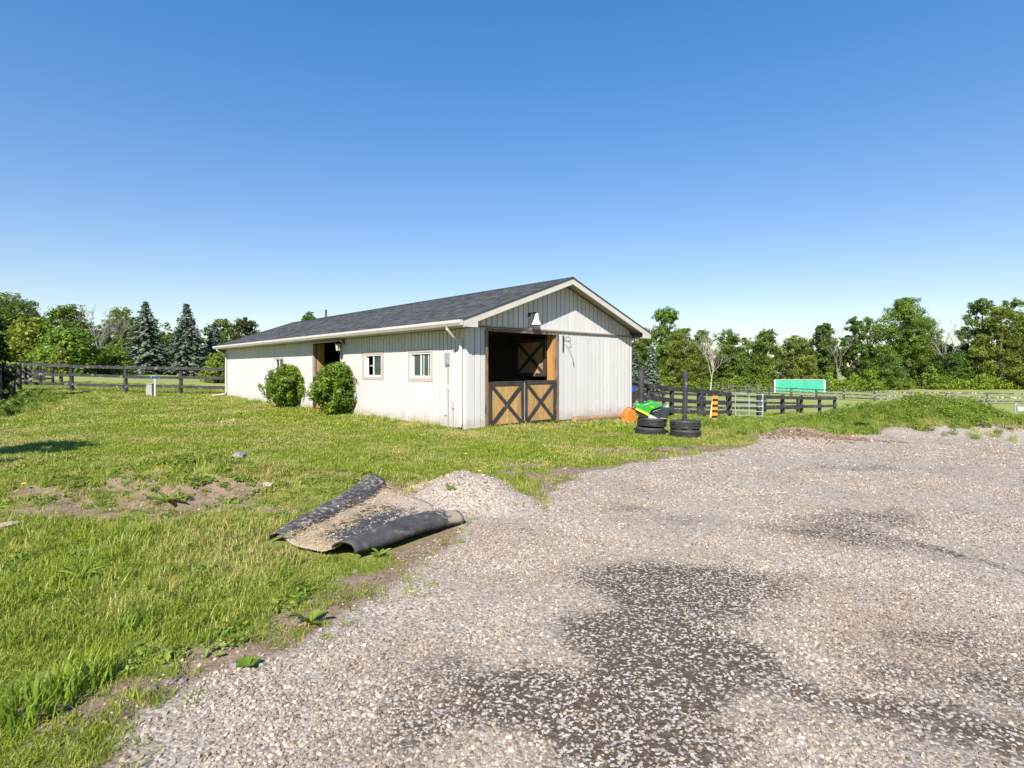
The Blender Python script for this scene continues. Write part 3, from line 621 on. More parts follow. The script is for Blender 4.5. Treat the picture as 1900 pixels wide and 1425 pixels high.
# half door builder in local door space: x across 0..w, z up, front towards -y
def half_door(w_, h, planks, parent, loc, rot, label=None, flip=False):
    d = link('half_door', None, parent, loc, rot)
    if label: d['label'] = label
    pw = (w_ - .02) / planks
    for k in range(planks): MB().box(.01 + k * pw + .003, .01 + (k + 1) * pw - .003, 0, .024, .03, h - .03).build('plank', M['plank'], d)
    f = .095
    MB().box(0, f, -.026, -.001, 0, h).build('stile', M['blackwood'], d); MB().box(w_ - f, w_, -.026, -.001, 0, h).build('stile', M['blackwood'], d)
    MB().box(f, w_ - f, -.025, -.001, 0, f).build('rail', M['blackwood'], d); MB().box(f, w_ - f, -.025, -.001, h - f, h).build('rail', M['blackwood'], d)
    a0 = Vector((f + .02, -.016, f + .03)); a1 = Vector((w_ - f - .02, -.016, h - f - .03)); b0 = Vector((f + .02, -.016, h - f - .03)); b1 = Vector((w_ - f - .02, -.016, f + .03))
    if flip: a0, a1, b0, b1 = b0, b1, a0, a1
    MB().bar(a0, a1, .09, .026, (0, 1, 0)).build('brace', M['blackwood'], d)
    c = (b0 + b1) / 2; e = (b1 - b0).normalized()
    MB().bar(b0, c - e * .07, .088, .022, (0, 1, 0)).build('brace', M['blackwood'], d); MB().bar(c + e * .07, b1, .088, .022, (0, 1, 0)).build('brace', M['blackwood'], d)
    return d
# gable doorway
dx0, dx1, dz = GD
MB().box(dx0 - .085, dx0, -.045, .20, -.05, dz + .05).build('door_jamb', M['postwood'], barn)
MB().box(dx1, dx1 + .085, -.045, .20, -.02, dz + .05).build('door_jamb', M['postwood'], barn)
MB().box(dx0, dx1, -.046, .2, dz, dz + .055).build('door_header', M['postwood'], barn)
MB().box(dx1 + .086, dx1 + .12, -.02, T, .02, 2.54).build('door_trim', M['white'], barn)
for k in range(2): MB().box(dx1 - .06 - k * .002, dx1 - .001, .03 + .13 * k, .03 + .13 * k + .125, .0, dz - .002).build('jamb_plank', M['jamb'], barn)
wl = (dx1 - dx0 - .08) / 2
half_door(wl - .01, 1.20, 5, barn, (dx0 + .015, -.045, -.03), (0, 0, 0), flip=False)
half_door(wl - .01, 1.20, 5, barn, (dx0 + .03 + wl, -.045, -.01), (0, 0, 0), flip=True)
MB().box(dx0 + wl + .008, dx0 + wl + .026, -.075, -.03, .1, 1.13).build('door_edge_strip', M['trim'], barn)
half_door(1.22, 1.10, 5, barn, (dx1 - .16, 1.50, 1.29), (0, 0, R(-88)), 'upper half door swung open into the dark stable')
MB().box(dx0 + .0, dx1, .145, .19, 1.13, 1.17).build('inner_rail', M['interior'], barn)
# side doorway
s0, s1, sz = SD
MB().box(-.03, .16, s0 - .09, s0, -.02, TOPZ - .01).build('door_jamb', M['trim'], barn)
MB().box(-.03, .16, s1, s1 + .09, -.02, TOPZ - .01).build('door_jamb', M['trim'], barn)
MB().box(-.031, .16, s0, s1, sz, TOPZ - .01).build('door_header', M['trim'], barn)
half_door(1.10, 1.22, 5, barn, (.0, s1 - .01, -.0), (0, 0, R(-90)))
half_door(1.10, 1.22, 5, barn, (.0, s1 - 1.13, -.0), (0, 0, R(-90)), flip=True)
for k in range(2): MB().box(.165 + k * .125, .165 + k * .125 + .12, s1 - .02, s1 + .03, 0, sz).build('jamb_plank', M['jamb'], barn)
# roof
SL = math.hypot(RX + OV, SLOPE * (RX + OV)); Y0, Y1 = -.45, BL + .45
cs, sn = (RX + OV) / SL, SLOPE * (RX + OV) / SL
roof = MB().prism([(-OV, EZ - .06), (RX, EZ + SLOPE * (RX + OV) - .06), (BW + OV, EZ - .06), (BW + OV, EZ - .012), (RX, EZ + SLOPE * (RX + OV) - .012), (-OV, EZ - .012)], Y0, Y1).build('roof', M['fascia'], barn)
for side in (0, 1):
    V = []; Qd = []; var = []; q = -.03; row = 0; rr = np.random.default_rng(3 + side)
    while q < SL - .02:
        q1 = min(q + .143, SL); yy = Y0 - .03 - rr.random() * .3
        while yy < Y1 + .03:
            wv = .16 + .2 * rr.random(); a_, b_ = max(yy, Y0 - .03), min(yy + wv - .004, Y1 + .03); yy += wv
            if b_ - a_ < .02: continue
            hf = .010 + .010 * rr.random(); k = len(V)
            def pt(qq, hh, yv):
                xx = -OV + qq * cs - hh * sn; zz = EZ + qq * sn + hh * cs - .012
                return ((xx if side == 0 else BW - xx), yv, zz)
            V += [pt(q, .002, a_), pt(q, .002, b_), pt(q, hf, b_), pt(q, hf, a_), pt(q1 + .02, .006, b_), pt(q1 + .02, .006, a_)]
            Qd += [(k, k + 1, k + 2, k + 3), (k + 3, k + 2, k + 4, k + 5)]; c = float(np.clip(rr.normal(.5, .34), 0, 1)); var += [c * .4, c]
        q += .143; row += 1
    so_ = link('shingles', mesh_np('shingles', V, Qd, M['shingle'], var), roof); so_['kind'] = 'stuff'
rz_ = EZ + SLOPE * (RX + OV)
rc = MB()
yy = Y0 - .03
while yy < Y1 - .1:
    rc.add([(RX - .15, yy, rz_ - .045), (RX, yy, rz_ + .018), (RX + .15, yy, rz_ - .045), (RX - .15, yy + .2, rz_ - .052), (RX, yy + .2, rz_ + .010), (RX + .15, yy + .2, rz_ - .052)], [(0, 1, 4, 3), (1, 2, 5, 4)]); yy += .19
o = rc.build('ridge_cap', M['drip'], roof); o['kind'] = 'stuff'
for sgn in (0, 1):   # rake boards front and rear
    f = (lambda v: v) if sgn == 0 else (lambda v: BW - v)
    for y_, nm in ((Y0, 'rake_board'), (Y1, 'rake_board')):
        d = -.022 if y_ == Y0 else .022
        ya, yb = sorted((y_ + d, y_ + (.001 if y_ == Y0 else -.001) * -1))
        MB().prism([(f(-OV - .0), EZ - .20), (f(RX), rz_ - .20), (f(RX), rz_ - .035), (f(-OV - .0), EZ - .035)], ya, yb).build(nm, M['fascia'], roof)
        ya, yb = sorted((y_ + d * 1.5, y_ + d * 1.02))
        MB().prism([(f(-OV - .02), EZ - .045), (f(RX), rz_ - .045), (f(RX), rz_ + .004), (f(-OV - .02), EZ + .001)], ya, yb).build('drip_edge', M['drip'], roof)
    x0, x1 = sorted((f(-OV), f(-.02)))
    MB().box(x0, x1, Y0 + .002, Y1 - .002, TOPZ + .004, TOPZ + .02).build('soffit', M['fascia'], roof)
    x0, x1 = sorted((f(-OV - .015), f(-OV + .005)))
    MB().box(x0, x1, Y0 + .003, Y1 - .003, TOPZ + .003, EZ - .02).build('fascia_board', M['fascia'], roof)
    x0, x1 = sorted((f(-OV + .0), f(.0)))
    MB().box(x0, x1, Y0 - .02, Y0 + .001, TOPZ - .005, EZ - .05).build('eave_return', M['fascia'], roof)
gt = MB().prism([(-OV - .015, EZ - .03), (-OV - .015, EZ - .155), (-OV - .09, EZ - .155), (-OV - .125, EZ - .09), (-OV - .125, EZ - .03), (-OV - .135, EZ - .03), (-OV - .135, EZ - .095), (-OV - .095, EZ - .167), (-OV - .005, EZ - .167), (-OV - .005, EZ - .03)], Y0 - .02, Y1 - .02).build('gutter', M['fascia'], barn)
MB().prism([(-OV - .015, EZ - .03), (-OV - .015, EZ - .155), (-OV - .09, EZ - .155), (-OV - .125, EZ - .09), (-OV - .125, EZ - .03)], Y0 - .03, Y0 - .021).build('gutter_end_cap', M['fascia'], gt)
MB().tube([(-OV - .06, .10, EZ - .16), (-OV - .06, .11, EZ - .22), (-.30, .12, EZ - .40), (-.075, .13, EZ - .50), (-.065, .13, EZ - .62), (-.065, .13, .12), (-.12, .12, .05)], .042, 8).build('downspout', M['fascia'], gt)
MB().tube([(-OV - .06, BL - .1, EZ - .16), (-OV - .06, BL - .1, EZ - .24), (-.10, BL - .08, EZ - .44), (-.065, BL - .08, EZ - .55), (-.065, BL - .08, .32), (-.15, BL - .08, .22), (-.75, BL - .1, .16)], .042, 8).build('downspout', M['fascia'], gt)
MB().tube([(RX + .3, 16.6, rz_ - .2), (RX + .3, 16.6, rz_ + .45)], .05, 10).build('vent_pipe', M['drip'], roof)

# fittings on the barn
def bthing(name, label, cat, x, y, z=0): return thing(name, label, cat, bw(x, y, z), BANG)
t = bthing('barn_lamp', 'cream enamel barn lamp on short bracket above the gable half doors', 'lamp', 2.27, 0, 2.70)
sh = MB().lathe([(.125, 0), (.142, .0), (.137, .03), (.125, .055), (.095, .10), (.088, .13), (.07, .18), (.062, .29), (.05, .33), (.0, .335)], 20, (0, -.20, 0)).build('lamp_shade', M['lampwhite'], t, smooth=True)
MB().tube([(0, -.20, .33), (0, -.16, .36), (-.05, -.05, .33), (-.09, .004, .30)], .015, 8).build('lamp_arm', M['black_metal'], t)
MB().lathe([(0, -.0), (.055, 0), (.055, .03), (0, .03)], 12).build('wall_plate', M['black_metal'], t, (-.09, .006, .30), (R(90), 0, 0))
MB().lathe([(0, -.03), (.04, 0), (.03, .1), (0, .1)], 10, (0, -.2, .04)).build('bulb', M['white'], t, smooth=True)
t = bthing('wall_lantern', 'black coach lantern with clear glass hanging beside the side doorway', 'lantern', 0, 6.66, 2.06)
MB().box(-.03, .004, -.06, .06, .30, .52).build('wall_plate', M['black_metal'], t)
MB().tube([(-.03, 0, .42), (-.14, 0, .50), (-.22, 0, .46), (-.22, 0, .38)], .014, 8).build('lantern_arm', M['black_metal'], t)
MB().lathe([(.0, .40), (.03, .38), (.05, .36), (.13, .29), (.135, .275), (.1, .275)], 12, (-.22, 0, 0)).build('lantern_cap', M['black_metal'], t)
MB().lathe([(.105, .274), (.075, .06), (.04, .03)], 6, (-.22, 0, 0)).build('lantern_glass', M['headlight'], t)
for k in range(6):
    a_ = 6.283 * k / 6; MB().bar((-.22 + .108 * math.cos(a_), .108 * math.sin(a_), .274), (-.22 + .078 * math.cos(a_), .078 * math.sin(a_), .06), .012, .012).build('glazing_bar', M['black_metal'], t)
MB().lathe([(.08, .06), (.05, .02), (.015, .0), (.0, -.03)], 10, (-.22, 0, 0)).build('lantern_base', M['black_metal'], t)
t = bthing('basket_hook', 'black scrolled plant hook with a dangling wire on the gable wall', 'hook', 3.56, -.02, 2.0)
MB().box(-.02, .02, -.012, .012, 0, .48).build('hook_plate', M['black_metal'], t)
MB().tube([(0, -.01, .33), (.05, -.05, .42), (.13, -.09, .45), (.20, -.11, .39), (.19, -.11, .31), (.14, -.11, .30), (.12, -.10, .35)], .009, 6).build('scroll', M['black_metal'], t)
MB().tube([(.02, -.01, .22), (.10, -.05, .20), (.25, -.05, .02), (.36, -.04, -.16), (.44, -.04, -.36), (.42, -.04, -.40), (.38, -.04, -.30)], .005, 5).build('wire', M['black_metal'], t)
t = bthing('meter_box', 'grey electrical box and conduit on the cream side wall', 'electrical box', 0, .74, 0)
MB().box(-.075, -.0, -.075, .075, 1.61, 1.93).build('box_body', M['grey_metal'], t, bevel=.008)
MB().box(-.083, -.0755, -.06, .06, 1.66, 1.90).build('box_cover', M['grey_metal'], t)
MB().tube([(-.03, -.02, 1.61), (-.03, -.02, .0)], .018, 8).build('conduit', M['grey_metal'], t)
MB().box(-.05, -.0, .05, .12, .32, .62).build('junction_box', M['white'], t)
MB().box(-.045, -.0, -.05, .03, 1.0, 1.09).build('conduit_clamp', M['white'], t)
t = bthing('outlet_box', 'small tan outlet box on a short pipe near the barn corner', 'outlet box', 0, .50, 0)
MB().box(-.055, 0, -.04, .04, .50, .70).build('box_body', M['trim'], t, bevel=.005)
MB().tube([(-.03, 0, .5), (-.03, 0, .0), (-.03, 0, -.1)], .014, 8).build('pipe', M['grey_metal'], t)

# log, jerry can
p0 = bw(3.78, -.26); p1 = bw(6.45, -.16)
t = thing('fallen_log', 'bare brown log lying along the foot of the gable wall', 'log', (p0[0], p0[1], g1(p0[0], p0[1])), BANG)
LN = math.hypot(p1[0] - p0[0], p1[1] - p0[1]); prof = [(k / 12 * LN, rnd.uniform(-.008, .008), .085 + rnd.uniform(-.006, .006) + (g1(p1[0], p1[1]) - g1(p0[0], p0[1]) + .02) * k / 12) for k in range(13)]
MB().tube(prof, [.098 - .015 * k / 12 + rnd.uniform(-.004, .004) for k in range(13)], 14).build('trunk_section', M['log'], t, smooth=False)
MB().tube([(prof[0][0] - .004, prof[0][1], prof[0][2]), (prof[0][0] + .01, prof[0][1], prof[0][2])], .072, 14).build('heartwood', M['plank'], t)
X, D = atD(1166.5, 16.3); zg = g1(X, D)
t = thing('fuel_can', 'orange plastic fuel can with red handle beside the log end', 'fuel can', (X, D, zg - .01), R(28))
prof = [(-.20, 0), (.20, 0), (.20, .18), (.16, .33), (.10, .38), (-.07, .40), (-.14, .36), (-.20, .2)]
b1 = MB().prism(prof, -.12, .12).build('can_body', M['orange'], t, bevel=.03)
for yy in (-.126, .121): MB().prism([(-.12, .06), (.12, .06), (.10, .24), (.05, .30), (-.08, .30), (-.12, .2)], yy, yy + .005).build('panel', M['orange'], t)
MB().tube([(-.10, 0, .375), (-.09, 0, .435), (0, 0, .445), (.09, 0, .42), (.12, 0, .36)], .016, 8).build('handle', M['redplastic'], t, smooth=True)
MB().lathe([(.032, 0), (.032, .05), (0, .05)], 10).build('cap', M['blackplastic'], t, (.17, 0, .33), (0, R(35), 0))

# tyres and posts
def tyre(label, loc, rot, seed):
    t = thing('tyre', label, 'tyre', loc, 0, 'old tyres stacked round posts'); t.rotation_euler = rot
    h = .20; ro = .335; prof = [(.20, .045), (.215, .022), (.27, .002), (.312, .004), (.329, .016), (ro, .04)]
    g = [.06, .085, .1, .115, .14]
    pf = list(prof)
    for zc in (.066, .1, .134): pf += [(ro, zc - .008), (ro - .012, zc - .005), (ro - .012, zc + .005), (ro, zc + .008)]
    pf += [(r_, h - z_) for r_, z_ in prof[::-1]] + [(.212, h - .06), (.30, h - .08), (.31, .1), (.30, .08), (.212, .06)]
    MB().lathe(pf, 40, close=True).build('carcass', M['tyre'], t, smooth=False)
    tr = MB()
    for k in range(44):
        a_ = 6.283 * k / 44
        for zc, da in ((.05, .03), (.083, .0), (.117, .02), (.15, -.02)):
            c_, s_ = math.cos(a_ + da), math.sin(a_ + da); p = Vector((c_ * (ro + .001), s_ * (ro + .001), zc)); tr.bar(p - Vector((-s_, c_, .35)) * .015, p + Vector((-s_, c_, .35)) * .015, .008, .012, (c_, s_, 0))
    tr.build('tread', M['tyre'], t); t.rotation_euler = rot; return t
XA, DA = atD(1209.5, 12.95); za = g1(XA, DA); XB, DB = atD(1272, 12.45); zb = g1(XB, DB)
tyre('lower black tyre of the stack carrying the green hood', (XA - .05, DA, za - .02), (R(2), R(1), .3), 1)
tyre('upper black tyre directly under the green hood', (XA, DA, za + .185), (R(2), R(3), 1.1), 2)
tyre('lower black tyre of the bare stack round the right post', (XB, DB, zb - .025), (0, R(1), .5), 3)
tyre('upper black tyre of the bare stack round the right post', (XB - .01, DB, zb + .18), (R(1), R(2), 2.0), 4)
def rough_post(name, label, x, y, top, wd, lean=0, mat_='fence', cat='post'):
    z = g1(x, y); t = thing(name, label, cat, (x, y, z - .12))
    n_ = 8; pts = [(lean * k / n_ + rnd.uniform(-.006, .006), rnd.uniform(-.006, .006), (top - z + .12) * k / n_) for k in range(n_ + 1)]
    MB().tube(pts, [wd / 2 * rnd.uniform(.93, 1.07) for _ in pts], 9).build('shaft', M[mat_], t); return t
rough_post('timber_post', 'tall black timber post behind the green hood', *atD(1190, 13.75), CH + 4 * 13.75 / F, .145)
rough_post('timber_post', 'tall weathered black post standing inside the bare tyre stack', XB - .02, DB, CH - 3 * DB / F, .115, .02)
# mower hood on the left stack
hz = za + .385
t = thing('mower_hood', 'green and yellow tractor hood with black grille resting on tyres', 'mower hood', (XA - .02, DA, hz), R(-6))
S = 1 / 660.0
def hp(pts): return [((a - 755) * S, (850 - b_) * S) for a, b_ in pts]
def loft(poly, w_, inset=.06, n_=6):
    c = np.mean(np.array(poly), 0); mb = MB(); m_ = len(poly); V = []
    prof = [(-1, .78), (-.86, .92), (-.6, 1), (.6, 1), (.86, .92), (1, .78)]
    for yy, s in prof:
        for x_, z_ in poly: V.append((c[0] + (x_ - c[0]) * (s * .3 + .7), yy * w_ / 2, c[1] + (z_ - c[1]) * (s if z_ > c[1] else 1)))
    Fc = [(i * m_ + k, i * m_ + (k + 1) % m_, (i + 1) * m_ + (k + 1) % m_, (i + 1) * m_ + k) for i in range(len(prof) - 1) for k in range(m_)] + [tuple(range(m_)), tuple((len(prof) - 1) * m_ + k for k in range(m_))[::-1]]
    return mb.add(V, Fc)
green = hp([(498, 690), (500, 640), (540, 620), (590, 632), (640, 630), (695, 605), (740, 578), (800, 590), (845, 630), (872, 672), (830, 688), (740, 720), (700, 795), (690, 800)])
loft(green, .52).build('bonnet', M['green'], t, bevel=.012, smooth=False)
for yy in (-.272, .262):
    MB().prism(hp([(498, 692), (510, 688), (700, 775), (686, 806), (500, 712)]), yy, yy + .010).build('side_stripe', M['yellow'], t)
MB().prism(hp([(720, 660), (765, 668), (762, 680), (724, 672)]), -.268, -.262).build('badge', M['yellow'], t)
loft(hp([(700, 838), (745, 728), (832, 694), (872, 676), (1000, 690), (1036, 700), (1030, 735), (985, 830), (950, 880), (900, 872), (800, 862), (720, 856)]), .50).build('grille_shell', M['blackplastic'], t, bevel=.01)
loft(hp([(505, 712), (686, 808), (700, 842), (640, 838), (560, 800), (512, 745)]), .46).build('underside', M['blackplastic'], t)
for k in range(4):
    zc = 735 + k * 33
    for a0, a1 in ((800, 875), (890, 985)):
        MB().prism(hp([(a0 - k * 8, zc), (a1 - k * 10, zc + 6), (a1 - k * 10 - 4, zc + 17), (a0 - k * 8 - 4, zc + 11)]), -.262, -.248).build('grille_slat', M['grey_metal'] if k == 3 else M['drip'], t)
MB().prism(hp([(692, 800), (712, 785), (815, 835), (800, 858), (690, 842)]), -.264, -.25).build('headlight', M['headlight'], t)
MB().prism(hp([(940, 690), (985, 640), (1010, 672), (1012, 692)]), -.20, .18).build('front_cowl', M['green'], t)
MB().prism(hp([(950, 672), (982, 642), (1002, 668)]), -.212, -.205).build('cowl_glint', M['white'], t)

# marker board on a lath
X, D = atD(1321, 17.6); zg = g1(X, D); PPM = F / D
t = thing('marker_board', 'orange and black striped marker board on a leaning wooden lath', 'marker', (X, D, zg - .05), R(4))
MB().bar((-.075, .015, 0), (.045, .015, .90), .045, .02, (0, 1, 0)).build('lath', M['lath'], t)
bx = .075; z0 = .12; hh = .80; ns = 9
for k in range(ns):
    q0 = z0 + hh * k / ns; q1 = z0 + hh * (k + 1) / ns; sx = .015 * (k / ns)
    MB().prism([(bx - .085 + .03 * k / ns, q0), (bx + .085 + .03 * k / ns, q0), (bx + .085 + .03 * (k + 1) / ns, q1), (bx - .085 + .03 * (k + 1) / ns, q1)], -.02, -.0).build('stripe', M['sign_orange'] if k % 2 == 0 else M['blackplastic'], t)

# ------------------------------------------------------------------ fences
def fence(name, label, pts, rails, ph, pw, bh, mat_='fence', group=None, cat='fence', both=False, bt=.04, square=False, vary=.03):
    x0, y0 = pts[0]; z0 = g1(x0, y0); t = thing(name, label, cat, (x0, y0, z0), 0, group); m_ = M[mat_]
    top = []
    for k, (x, y) in enumerate(pts):
        z = g1(x, y) - z0; h = ph + rnd.uniform(-vary, vary); lx, ly = rnd.uniform(-vary, vary), rnd.uniform(-vary, vary); X_, Y_ = x - x0, y - y0
        if square: MB().bar((X_, Y_, z - .2), (X_ + lx, Y_ + ly, z + h), pw, pw).build('post', m_, t)
        else: MB().tube([(X_, Y_, z - .2), (X_ + lx * .5 + rnd.uniform(-.01, .01), Y_ + ly * .5, z + h * .5), (X_ + lx, Y_ + ly, z + h)], [pw / 2 * 1.05, pw / 2 * rnd.uniform(.9, 1.05), pw / 2 * .95], 9).build('post', m_, t)
    for (xa, ya), (xb, yb) in zip(pts[:-1], pts[1:]):
        d = Vector((xb - xa, yb - ya, 0)).normalized(); nrm = Vector((d.y, -d.x, 0))
        if nrm.y > 0: nrm = -nrm
        off = nrm * (pw / 2 + bt / 2 - .012)
        za, zb_ = g1(xa, ya) - z0, g1(xb, yb) - z0
        for h in rails:
            a = Vector((xa - x0, ya - y0, za + h + rnd.uniform(-vary, vary) * .7)) + off - d * .0; b_ = Vector((xb - x0, yb - y0, zb_ + h + rnd.uniform(-vary, vary) * .7)) + off - d * .004
            MB().bar(a, b_, bt, bh).build('rail', m_, t)
    return t
def lerp_pts(a, b_, n): return [(a[0] + (b_[0] - a[0]) * k / n, a[1] + (b_[1] - a[1]) * k / n) for k in range(n + 1)]
c0 = atD(36, 29.3)
fence('paddock_fence', 'black three rail fence crossing the lawn left of the barn', [c0, atD(133, 29.2), atD(233, 28.9), atD(335, 29.3), atD(432, 29.6), atD(530, 30)], (.40, .88, 1.36), 1.42, .20, .15)
fence('paddock_fence', 'black rail fence running toward the camera at the left edge', [(c0[0] - 1.5 * -k * .0 + 1.44 * k, c0[1] - 1.92 * k) for k in range(0, 8)][0:] and [(c0[0] + .15 + 1.44 * k, c0[1] - .2 - 1.92 * k) for k in range(0, 8)], (.40, .88, 1.36), 1.42, .19, .15)
fence('garden_fence', 'short dark rail fence behind the left corner post', [atD(36, 33.5), atD(48, 34), atD(57, 34.2), atD(75, 34.5), atD(98, 35)], (.35, .8, 1.2), 1.30, .15, .13)
pA, pB = atD(40, 31.0), atD(78, 31.5); zA = g1(*pA)
t = thing('leaning_board', 'grey board propped as a brace behind the left fence', 'board', (pA[0], pA[1], zA + .25)); MB().bar((0, 0, 0), (pB[0] - pA[0], pB[1] - pA[1], .55), .05, .14).build('plank', M['fence_old'], t)
f1 = [atD(1163, 19.9), atD(1203, 20.6), (6.3, 21.8), (8.05, 23.1)]
fence('paddock_fence', 'black three rail fence from the barn to the double post', f1, (.30, .72, 1.17), 1.26, .17, .165)
fence('paddock_fence', 'black rail bay between the double post and the metal gate', [atD(1299, 22.9), (11.0, 27.9)], (.30, .72, 1.15), 1.27, .19, .17, square=True)
fence('paddock_fence', 'black rail fence running down right from the metal gate', [atD(1408, 29.3), atD(1452, 34.5), atD(1487, 38), atD(1521, 41), atD(1549, 44)], (.55, 1.12), 1.28, .25, .20)
fence('paddock_fence', 'lower black cross fence seen through the nearer rails', [atD(1150, 30), atD(1176, 30.4), atD(1232, 31.4), atD(1296, 33), atD(1350, 35), atD(1420, 38), atD(1480, 42)], (.32, .70, 1.1), 1.2, .19, .14, 'fence')
a, b_, c_ = (26.5, 112), (44, 67), (57, 61)
fence('field_fence', 'weathered far fence curving across the open field', lerp_pts(a, b_, 12) + lerp_pts(b_, c_, 4)[1:] + lerp_pts(c_, (84, 57), 6)[1:], (.30, .72, 1.15), 1.25, .28, .16, 'fence_old', bt=.06)
fence('field_fence', 'dark boundary fence along the foot of the tree line', lerp_pts((12, 111), (112, 97), 26), (.45, .95, 1.35), 1.45, .2, .14, 'fence', bt=.05)
# tube gate
pa, pb = Vector((*atD(1361, 27.9), 0)), Vector((*atD(1411.5, 28.4), 0)); za_, zb_ = g1(pa.x, pa.y), g1(pb.x, pb.y)
t = thing('tube_gate', 'galvanised five bar tube gate between black fence posts', 'gate', (pa.x, pa.y, za_)); e = Vector((pb.x - pa.x, pb.y - pa.y, zb_ - za_)); off = Vector((0, -.22, 0))
for h in (.13, .36, .62, .90, 1.22): MB().tube([off + Vector((0, 0, h)), off + e + Vector((0, 0, h))], .028, 8).build('bar', M['galv'], t)
for q in (0, .5, 1.0): MB().tube([off + e * q + Vector((0, 0, .06 if q == 1 else .13)), off + e * q + Vector((0, 0, 1.28 if q == 1 else 1.22))], .035 if q == 1 else .024, 8).build('upright', M['galv'], t)
# blue tub hanging by the barn corner
X, D = atD(1174, 25.5); zz = CH - (726 - HY) * D / F
t = thing('feed_tub', 'blue plastic feed tub on a stand just past the barn corner', 'tub', (X, D, g1(X, D)))
dz_ = zz + .0 - g1(X, D)
MB().lathe([(0, dz_), (.13, dz_), (.18, dz_ + .30), (.19, dz_ + .31), (.16, dz_ + .30), (.12, dz_ + .03), (0, dz_ + .03)], 16).build('tub_body', M['blue'], t)
for k in range(3): MB().bar((.13 * math.cos(2.1 * k), .13 * math.sin(2.1 * k), -.05), (.1 * math.cos(2.1 * k), .1 * math.sin(2.1 * k), dz_ + .01), .04, .04).build('leg', M['fence'], t)

# green steel enclosure in the field
D = 92; x0, x1 = atD(1437, D)[0], atD(1529, D)[0]; x2, y2 = atD(1541, 95.5); zb = g1((x0 + x1) / 2, D); H = 23 * D / F
t = thing('steel_enclosure', 'low green corrugated steel enclosure standing in the field', 'enclosure', (x0, D, zb - .1))
n_ = 24
for k in range(n_):
    a_ = (x1 - x0) * k / n_; b_ = (x1 - x0) * (k + 1) / n_; MB().add([(a_, 0, 0), (a_ + .12, -.05, 0), (b_ - .05, -.05, 0), (b_, 0, 0), (a_, 0, H), (a_ + .12, -.05, H), (b_ - .05, -.05, H), (b_, 0, H), (a_, .06, 0), (b_, .06, 0), (b_, .06, H), (a_, .06, H)], [(0, 1, 5, 4), (1, 2, 6, 5), (2, 3, 7, 6), (3, 9, 10, 7), (9, 8, 11, 10), (8, 0, 4, 11), (4, 5, 6, 7), (4, 7, 10, 11)]).build('steel_panel', M['steelgreen'], t)
dxs, dys = x2 - x1, y2 - D
for k in range(6): MB().bar((x1 - x0 + dxs * k / 6, dys * k / 6, H / 2), (x1 - x0 + dxs * (k + .97) / 6, dys * (k + .97) / 6, H / 2), .06, H).build('steel_panel', M['steelgreen'], t)
MB().bar((1.55, 2.6, H / 2), (x1 - x0, 2.6, H / 2), .06, H).build('rear_panel', M['steelgreen'], t); MB().bar((0.06, .1, H / 2), (1.5, 2.6, H / 2), .06, H).build('end_panel', M['steelgreen'], t); MB().bar((x2 - x0, y2 - D, H / 2), (x1 - x0, 2.6, H / 2), .06, H).build('end_panel', M['steelgreen'], t)
for xx, yy in ((0, -.1), (x1 - x0, -.1), (x2 - x0, dys - .1)): MB().box(xx - .11, xx + .11, yy - .11, yy + .09, 0, H + .05).build('corner_post', M['white'], t)
MB().box(0, x1 - x0, -.09, .09, H, H + .16).build('top_rail', M['galv'], t)
MB().bar((1.6, 2.6, H + .06), (x1 - x0, 2.6, H + .06), .1, .12).build('top_rail', M['galv'], t)

# hydrant, pedestal, slab, wellhead
X, D = atD(287.5, 27.2); zg = g1(X, D)
t = thing('yard_hydrant', 'white yard hydrant pipe with blue handle in front of left fence', 'hydrant', (X, D, zg - .05))
MB().tube([(0, 0, 0), (0, 0, .95)], .036, 8).build('standpipe', M['white'], t)
MB().tube([(0, 0, .93), (0, 0, 1.06)], .055, 8).build('hydrant_head', M['blue'], t)
MB().tube([(.05, 0, 1.0), (-.10, 0, 1.09), (-.18, 0, 1.03), (-.19, 0, .96)], .026, 8).build('spout', M['grey_metal'], t)
MB().tube([(0, 0, 1.05), (.09, 0, 1.0), (.14, 0, .92)], .018, 6).build('lever', M['blue'], t)
X, D = atD(279, 27.6); zg = g1(X, D)
t = thing('utility_pedestal', 'pale green utility pedestal beside the yard hydrant', 'utility box', (X, D, zg - .03))
MB().prism([(-.16, 0), (.16, 0), (.14, .62), (-.13, .62)], -.12, .12).build('cabinet', M['pedestal'], t, bevel=.015); MB().box(-.15, .16, -.135, .135, .62, .66).build('lid', M['pedestal'], t, bevel=.012)
X, D = px(178, 745)
MB().prism([(-.36, 0), (.34, .0), (.30, .06), (-.30, .05)], -.2, .2).build('flat_stone', M['stone'], None, (X, D, g1(X, D) - .015), bevel=.01)
tag(bpy.context.scene.objects['flat_stone'], 'small grey flat stone lying on the lawn before left fence', 'stone')
X, D = atD(1888, 46); zg = g1(X, D); zz = CH - (762 - HY) * D / F
t = thing('water_trough', 'small white float valve trough below the far fence at right edge', 'trough', (X, D, zz - .1))
MB().lathe([(0, 0), (.2, 0), (.25, .3), (.22, .3), (.18, .06), (0, .06)], 18, (.2, 0, .1)).build('basin', M['white'], t); MB().tube([(-.2, 0, -.3), (-.2, 0, .6)], .06, 10).build('standpipe', M['grey_metal'], t); MB().tube([(-.21, 0, .58), (-.08, 0, .68), (.15, 0, .5)], .06, 8).build('valve', M['galv'], t)
